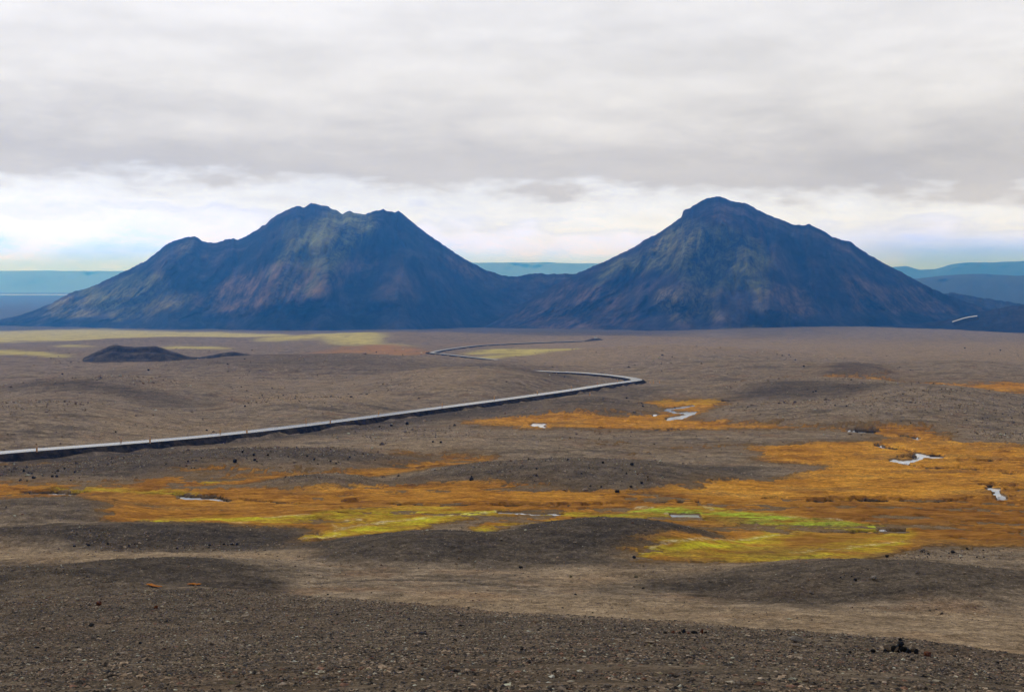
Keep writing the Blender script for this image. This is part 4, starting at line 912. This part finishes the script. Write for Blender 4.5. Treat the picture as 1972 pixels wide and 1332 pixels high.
# anonymous stones by zone
ZONES = [('dark rock strewn over the stony ridge just below the road', 'rocks on the ridge below the road', 'D', 22, [(330,872),(700,878),(780,890),(520,900),(300,905)], (3, 6)),
         ('dark rock in the strew at the left edge above the orange bog', 'rocks at the left edge above the bog', 'D', 14, [(28,898),(130,900),(180,925),(30,928)], (4, 9)),
         ('pale stone scattered on the grey island hummock in the bog', 'pale stones on the island hummock', 'T', 30, [(800,915),(1100,892),(1260,900),(1240,940),(950,938)], (3, 7)),
         ('dark stone scattered on the grey island hummock in the bog', 'dark stones on the island hummock', 'D', 12, [(800,915),(1100,892),(1260,900),(1240,940),(950,938)], (3, 6)),
         ('small dark stone along the lower edge of the meadow at right', 'stones along the lower meadow edge', 'D', 14, [(1690,1060),(1940,1056),(1940,1076),(1700,1078)], (3, 6)),
         ('dark rock in the band of rubble under the left bank', 'rocks under the left bank', 'D', 14, [(150,1042),(420,1046),(560,1052),(300,1058),(120,1052)], (4, 9)),
         ('small pale pebble on the dark hummock at lower right', 'pebbles on the lower right hummock', 'T', 22, [(1480,1105),(1940,1095),(1940,1155),(1480,1160)], (2.5, 4.5)),
         ('small dark rock on the stony bank at middle right', 'rocks on the middle right bank', 'D', 8, [(1420,785),(1940,780),(1940,840),(1500,812)], (2.5, 5)),
         ('tiny dark stone dotting the plain right of the road bend', 'stones on the plain beyond the bend', 'D', 5, [(1280,690),(1940,690),(1940,735),(1320,735)], (2, 3.6)),
         ('dark stone in the rubble on the slope beyond the road', 'stones on the slope beyond the road', 'D', 8, [(420,762),(720,755),(740,775),(420,785)], (2.5, 5)),
         ('small stone on the front hummock below the yellow moss', 'stones on the front hummock', 'T', 24, [(640,1045),(860,1040),(1050,1060),(1000,1085),(700,1080)], (2.5, 5))]
for lab, grp, k, n, P, (a, b) in ZONES:
    P = np.array(P, float); L = {'D': VD, 'T': VT}[k]; c = 0
    while c < n:
        u = random.uniform(P[:, 0].min(), P[:, 0].max()); v = random.uniform(P[:, 1].min(), P[:, 1].max())
        ins = False
        for i in range(len(P)):
            j = (i+1) % len(P)
            if (P[i, 1] > v) != (P[j, 1] > v) and u < P[i, 0]+(v-P[i, 1])*(P[j, 0]-P[i, 0])/(P[j, 1]-P[i, 1]): ins = not ins
        if not ins: continue
        place('rock', random.choice(L), u, v, random.uniform(a, b), lab, 'rock', grp, hscale=random.uniform(.6, 1)); c += 1

# cairn ---------------------------------------------------------------------
x, y = unproject(1735, 1268); x = float(x); y = float(y)
cand = np.linspace(.9, 1.03, 60); vp = project(x*cand, y*cand, ground_z(x*cand, y*cand))[1]; k = cand[int(np.abs(vp-1268).argmin())]; x *= k; y *= k
px = math.hypot(x, y)/F; z0 = ground_z(x, y)
ca = empty('cairn', (x, y, z0)); tag(ca, 'small black stacked stone cairn at lower right with tan stones at its foot', 'cairn')
for i, (du, dv, w, hh, mt, rz, dy, tilt) in enumerate([(-3,2,16,8,M_dark,.2,0,0),(8,1,14,7,M_dark,1.0,.05,.2),(-22,3,17,9,M_tan,.1,.0,.2),(-25,0,14,6,M_dark,.7,-.1,0),(19,3,13,8,M_tan,2.1,0,.3),(25,1,12,5,M_tan,.4,-.05,-.4),(22,-1,10,7,M_dark,.4,-.2,0),(-12,3,13,8,M_dark,.3,-.05,0),
        (-1,9,18,10,M_dark,.5,.05,0),(0,16,15,8,M_dark,1.4,.05,.1),(0.5,22,12,5,M_dark,.9,.05,-.08),(-.5,25,9,3,M_grey,.2,.05,0),(-1,28,8,3.4,M_dark,.2,.05,.1),(-1.5,31,6,2.4,M_dark,.2,.05,0),(-11,7,3.4,12,M_tan,.2,-.25,.62),(-5,5,2,9,M_grey,.2,-.3,-.55),(10,-1,13,7,M_dark,.8,-.2,.1)]):
    me = rock_mesh('stone', 700+i, (1, .85, 1), 2, mt)
    o = bpy.data.objects.new('stone', me); COL.objects.link(o); o.parent = ca
    o.location = (du*px*1.15, dy, (dv*.86+hh*.3+(4 if dv < 5 else 0))*px); o.scale = (w*px*1.4, w*px*1.15, hh*px*(1.9 if dv < 5 else 1.3)); o.rotation_euler = (0, tilt, rz if hh < w else 0)

# orange moss patches --------------------------------------------------------
M_om = mat_rock('bright_orange_moss', (.35, .10, .004), (.65, .22, .01), (.85, .36, .03), 6)
for (pts, lab) in (([(284,1127,8),(291,1128,9),(299,1131,9),(309,1132,8),], 'thin bright orange moss streak on the dark slope, left of two'), ([(364,1127,8),(370,1126,10),(377,1127,10),(384,1126,8)], 'compact bright orange moss patch on the dark slope, right of two')):
    x, y = unproject(pts[0][0], pts[0][1]); x = float(x); y = float(y); root = None; bmx = bmesh.new(); ox = None
    dense = [tuple(np.array(pts[i])*(1-k/8)+np.array(pts[i+1])*(k/8)) for i in range(3) for k in range(8)]+[pts[3]]
    for (u, v, w) in dense:
        X, Y = unproject(u, v); X = float(X); Y = float(Y); c = np.linspace(.88, 1.03, 60); vp = project(X*c, Y*c, ground_z(X*c, Y*c))[1]; kk = c[int(np.abs(vp-v).argmin())]; X *= kk; Y *= kk; Zz = ground_z(X, Y)
        if ox is None: ox = (X, Y, Zz)
        s = w/F*math.hypot(X, Y)
        for q in range(14):
            r = bmesh.ops.create_icosphere(bmx, subdivisions=1, radius=.5)
            a = random.uniform(0, 6.28); rr = random.uniform(0, .32)*s; sz = s*random.uniform(.3, .42)
            bmesh.ops.scale(bmx, vec=(sz*1.3, sz*1.1, sz*.5), verts=r['verts'])
            bmesh.ops.translate(bmx, vec=(X-ox[0]+math.cos(a)*rr, Y-ox[1]+math.sin(a)*rr, Zz-ox[2]+.11), verts=r['verts'])
            for vtx in r['verts']: vtx.co += Vector((random.uniform(-1, 1), random.uniform(-1, 1), random.uniform(-.6, .6)))*sz*.12
    o = bobj('moss_patch', bmx, M_om); o.location = ox; tag(o, lab, 'moss', 'bright orange moss patches')

# loose gravel (uncountable) --------------------------------------------------
OCT = np.array([(1,0,0),(0,1,0),(-1,0,0),(0,-1,0),(0,0,1),(0,0,-1)], float); OF = np.array([(0,1,4),(1,2,4),(2,3,4),(3,0,4),(1,0,5),(2,1,5),(3,2,5),(0,3,5)])
def gravel(name, X, Y, S, label, bright=1.0, flat=.5):
    n = len(X); Zz = ground_z(X, Y)
    # lift by the same roughness as the sheet
    Zz = Zz+(fbm(X/.9, Y/.9, 3, 70)-.5)*.10*np.clip(np.hypot(X, Y)/60, .3, 2.5)
    a = rng.uniform(0, 6.28, n); V = OCT[None]*rng.uniform(.55, 1.15, (n, 6, 1))+rng.uniform(-.28, .28, (n, 6, 3))
    V = V*np.stack([S, S*rng.uniform(.6, 1, n), S*flat*rng.uniform(.6, 1.3, n)], -1)[:, None]
    c, s = np.cos(a)[:, None], np.sin(a)[:, None]
    W = np.stack([V[..., 0]*c-V[..., 1]*s+X[:, None], V[..., 0]*s+V[..., 1]*c+Y[:, None], V[..., 2]+(Zz+S*flat*.35)[:, None]], -1)
    fc = (OF[None]+np.arange(n)[:, None, None]*6).reshape(-1, 3)
    me = fast_mesh(name, W.reshape(-1, 3), fc, 3, False)
    pale_ = 'scattered' in name
    pal = np.array([(.020,.017,.015),(.045,.036,.029),(.075,.058,.045),(.125,.09,.060),(.19,.138,.092),(.30,.24,.18),(.12,.065,.042),(.11,.095,.05)])
    pi = rng.choice(len(pal), n, p=[.03,.08,.18,.25,.24,.15,.05,.02] if pale_ else [.22,.20,.19,.16,.11,.05,.05,.02]); cc_ = np.clip(pal[pi]*rng.uniform(.7, 1.35, (n, 1))*bright, 0, .6)
    A = np.ones((n, 6, 4)); A[..., :3] = cc_[:, None]
    at = me.attributes.new('col', 'FLOAT_COLOR', 'POINT'); at.data.foreach_set('color', A.astype(np.float32).ravel())
    o = link(name, me, M_peb); tag(o, label, 'gravel', kind='stuff'); return o
n = 175000; t = rng.uniform(-.41, .41, n); R = np.sqrt(rng.uniform(23**2, 92**2, n)); keepn = R < edge_R(t)+1.5
t, R = t[keepn], R[keepn]; S = .018+rng.gamma(1.25, .018, len(t)); S = np.minimum(S, .16)
gravel('gravel', R*np.sin(t), R*np.cos(t), S, 'coarse loose brown and black gravel covering the near slope', 2.15, .42)
n = 420000; u = rng.uniform(-60, 2030, n); v = rng.uniform(670, 1200, n); pr_ = .10+sample(d_rock, u+0., v)*.9; pr_ *= np.where(sample(g_or, u, v) > .3, .0, 1)*np.where(sample(g_w, u, v) > .05, 0, 1)
pr_ *= .5+vnoise(u/60, v/14, 3)
kp = rng.uniform(0, 1, n) < pr_*.42; u, v = u[kp], v[kp]; X, Y = unproject(u, v); kp = road_near(X, Y) > 6; X, Y = X[kp], Y[kp]; R = np.hypot(X, Y)
S = R/F*(.62+rng.gamma(1.4, .62, len(R)))*np.interp(R, [80, 200, 600], [1.0, 1.0, .8]); S = np.clip(S, .03, .9)
gravel('scattered_stones', X, Y, S, 'loose stones and rubble scattered over the sand ridges', 2.1, .6)
# low heath clumps on the sand margins are part of the gravel tint

# ------------------------------------------------------------------ haze
hz = bpy.data.meshes.new('haze'); bm = bmesh.new(); box(bm, (0, 0, 42), (40000, 40000, 330)); 
bm.to_mesh(hz); bm.free()
hm = bpy.data.materials.new('valley_haze'); hm.use_nodes = True; nt = hm.node_tree; nt.nodes.clear()
pv = nt.nodes.new('ShaderNodeVolumePrincipled'); mo = nt.nodes.new('ShaderNodeOutputMaterial'); nt.links.new(pv.outputs[0], mo.inputs['Volume'])
pv.inputs['Color'].default_value = (.06, .32, 1.0, 1); pv.inputs['Absorption Color'].default_value = (1, 1, 1, 1)
pv.inputs['Density'].default_value = 1.6e-4; pv.inputs['Anisotropy'].default_value = .6
ho = link('haze', hz, hm); tag(ho, kind='stuff'); ho['label'] = 'thin blue haze over the plain'; ho['category'] = 'haze'

# ------------------------------------------------------------------ sky
SUN_EL, SUN_AZ = math.radians(36), math.radians(-32)   # azimuth measured from the view axis, negative = left
w = bpy.data.worlds.new('World'); scene.world = w; w.use_nodes = True; nt = w.node_tree; nt.nodes.clear()
class WN(N):
    def __init__(s, t): s.t = t
g = WN(nt)
sky = g.n('ShaderNodeTexSky'); sky.sky_type = 'NISHITA'; sky.sun_disc = False; sky.sun_elevation = SUN_EL; sky.sun_rotation = -SUN_AZ*-1; sky.air_density = 1.2; sky.dust_density = 1.5
bg1 = g.n('ShaderNodeBackground'); bg1.inputs[1].default_value = .10; g.l(sky.outputs[0], bg1.inputs[0])
D = g.n('ShaderNodeTexCoord').outputs['Generated']
sx = g.n('ShaderNodeSeparateXYZ'); g.l(D, sx.inputs[0])
e = sx.outputs[2]
n1 = g.noise(D, 3.0, 5, .5, (1, 1, 5)); n2 = g.noise(D, 9.0, 6, .55, (1, 1, 4.5)); n3 = g.noise(D, 26.0, 6, .6, (1, 1, 3.0)); n5 = g.noise(D, 34.0, 8, .62, (1, 1, 2.2))
tilt = g.math('MULTIPLY', sx.outputs[0], .018)
ew = g.math('ADD', g.math('ADD', e, tilt), g.math('ADD', g.math('MULTIPLY', g.math('SUBTRACT', n2, .5), .050), g.math('MULTIPLY', g.math('SUBTRACT', n3, .5), .040)))
ef = g.math('MULTIPLY', ew, 4.0, True)
cl = g.ramp(ef, [(0, (.50, .90, 2.9)), (.05, (.70, 1.02, 2.8)), (.09, (.93, 1.09, 2.3)), (.135, (.98, 1.08, 1.75)), (.165, (.86, .95, 1.36)), (.195, (.96, 1.04, 1.34)), (.235, (.86, .915, 1.12)), (.28, (.62, .62, .69)), (.34, (.62, .615, .665)), (.43, (.73, .725, .77)), (.53, (.82, .815, .855)), (.68, (.87, .87, .925)), (.9, (.87, .87, .925)), (1, (.70, .69, .72))])
det = g.rng(g.math('ADD', g.math('MULTIPLY', n2, .4), g.math('ADD', g.math('MULTIPLY', n1, .45), g.math('MULTIPLY', n5, .15))), .38, .62, .87, 1.09)
cl = g.mix(g.math('MULTIPLY', g.rng(sx.outputs[0], .12, .30), g.rng(g.math('ADD', e, g.math('MULTIPLY', g.math('SUBTRACT', n2, .5), .02)), .036, .018, 0, .8)), cl, (.34, .66, 2.2))
back = g.rng(sx.outputs[1], -.6, .75, .42, 1.0)  # unseen sky behind and overhead dimmed to darken slopes facing the camera
high = g.rng(e, .22, .8, 1.0, .62)
det = g.math('MULTIPLY', det, g.math('MULTIPLY', back, high))
cl = g.mix(1, cl, g.n('ShaderNodeCombineColor').outputs[0], 'MULTIPLY') if False else cl
vm = g.n('ShaderNodeVectorMath', operation='SCALE'); g.l(cl, vm.inputs[0]); g.l(det, vm.inputs['Scale'])
bg2 = g.n('ShaderNodeBackground'); bg2.inputs[1].default_value = 1.0; g.l(vm.outputs[0], bg2.inputs[0])
mx = g.n('ShaderNodeMixShader'); 
cov = g.rng(e, .0, .03, .80, .97)
g.l(cov, mx.inputs[0]); g.l(bg1.outputs[0], mx.inputs[1]); g.l(bg2.outputs[0], mx.inputs[2])
wo = g.n('ShaderNodeOutputWorld'); g.l(mx.outputs[0], wo.inputs[0])

sd = bpy.data.lights.new('sun', 'SUN'); sd.energy = 1.5; sd.angle = math.radians(12); sd.color = (1, .96, .90)
so = bpy.data.objects.new('sun', sd); COL.objects.link(so)
dirv = Vector((math.sin(SUN_AZ)*math.cos(SUN_EL), math.cos(SUN_AZ)*math.cos(SUN_EL), math.sin(SUN_EL)))
so.rotation_euler = dirv.to_track_quat('Z', 'Y').to_euler()

# ------------------------------------------------------------------ camera
cd = bpy.data.cameras.new('camera'); cd.sensor_width = 36; cd.lens = 36*F/1972; cd.clip_start = .1; cd.clip_end = 80000
co = bpy.data.objects.new('camera', cd); COL.objects.link(co); co.location = (0, 0, 0)
co.rotation_euler = (math.pi/2-PITCH, 0, 0); scene.camera = co
scene.view_settings.view_transform = 'Standard'; scene.view_settings.look = 'None'; scene.view_settings.gamma = 1; scene.view_settings.exposure = 0
scene.render.engine = 'CYCLES'
c = scene.cycles; c.use_denoising = True; c.denoising_prefilter = 'ACCURATE'; c.volume_bounces = 6; c.max_bounces = 10; c.diffuse_bounces = 2; c.glossy_bounces = 2
try: c.denoiser = 'OPENIMAGEDENOISE'
except Exception: pass
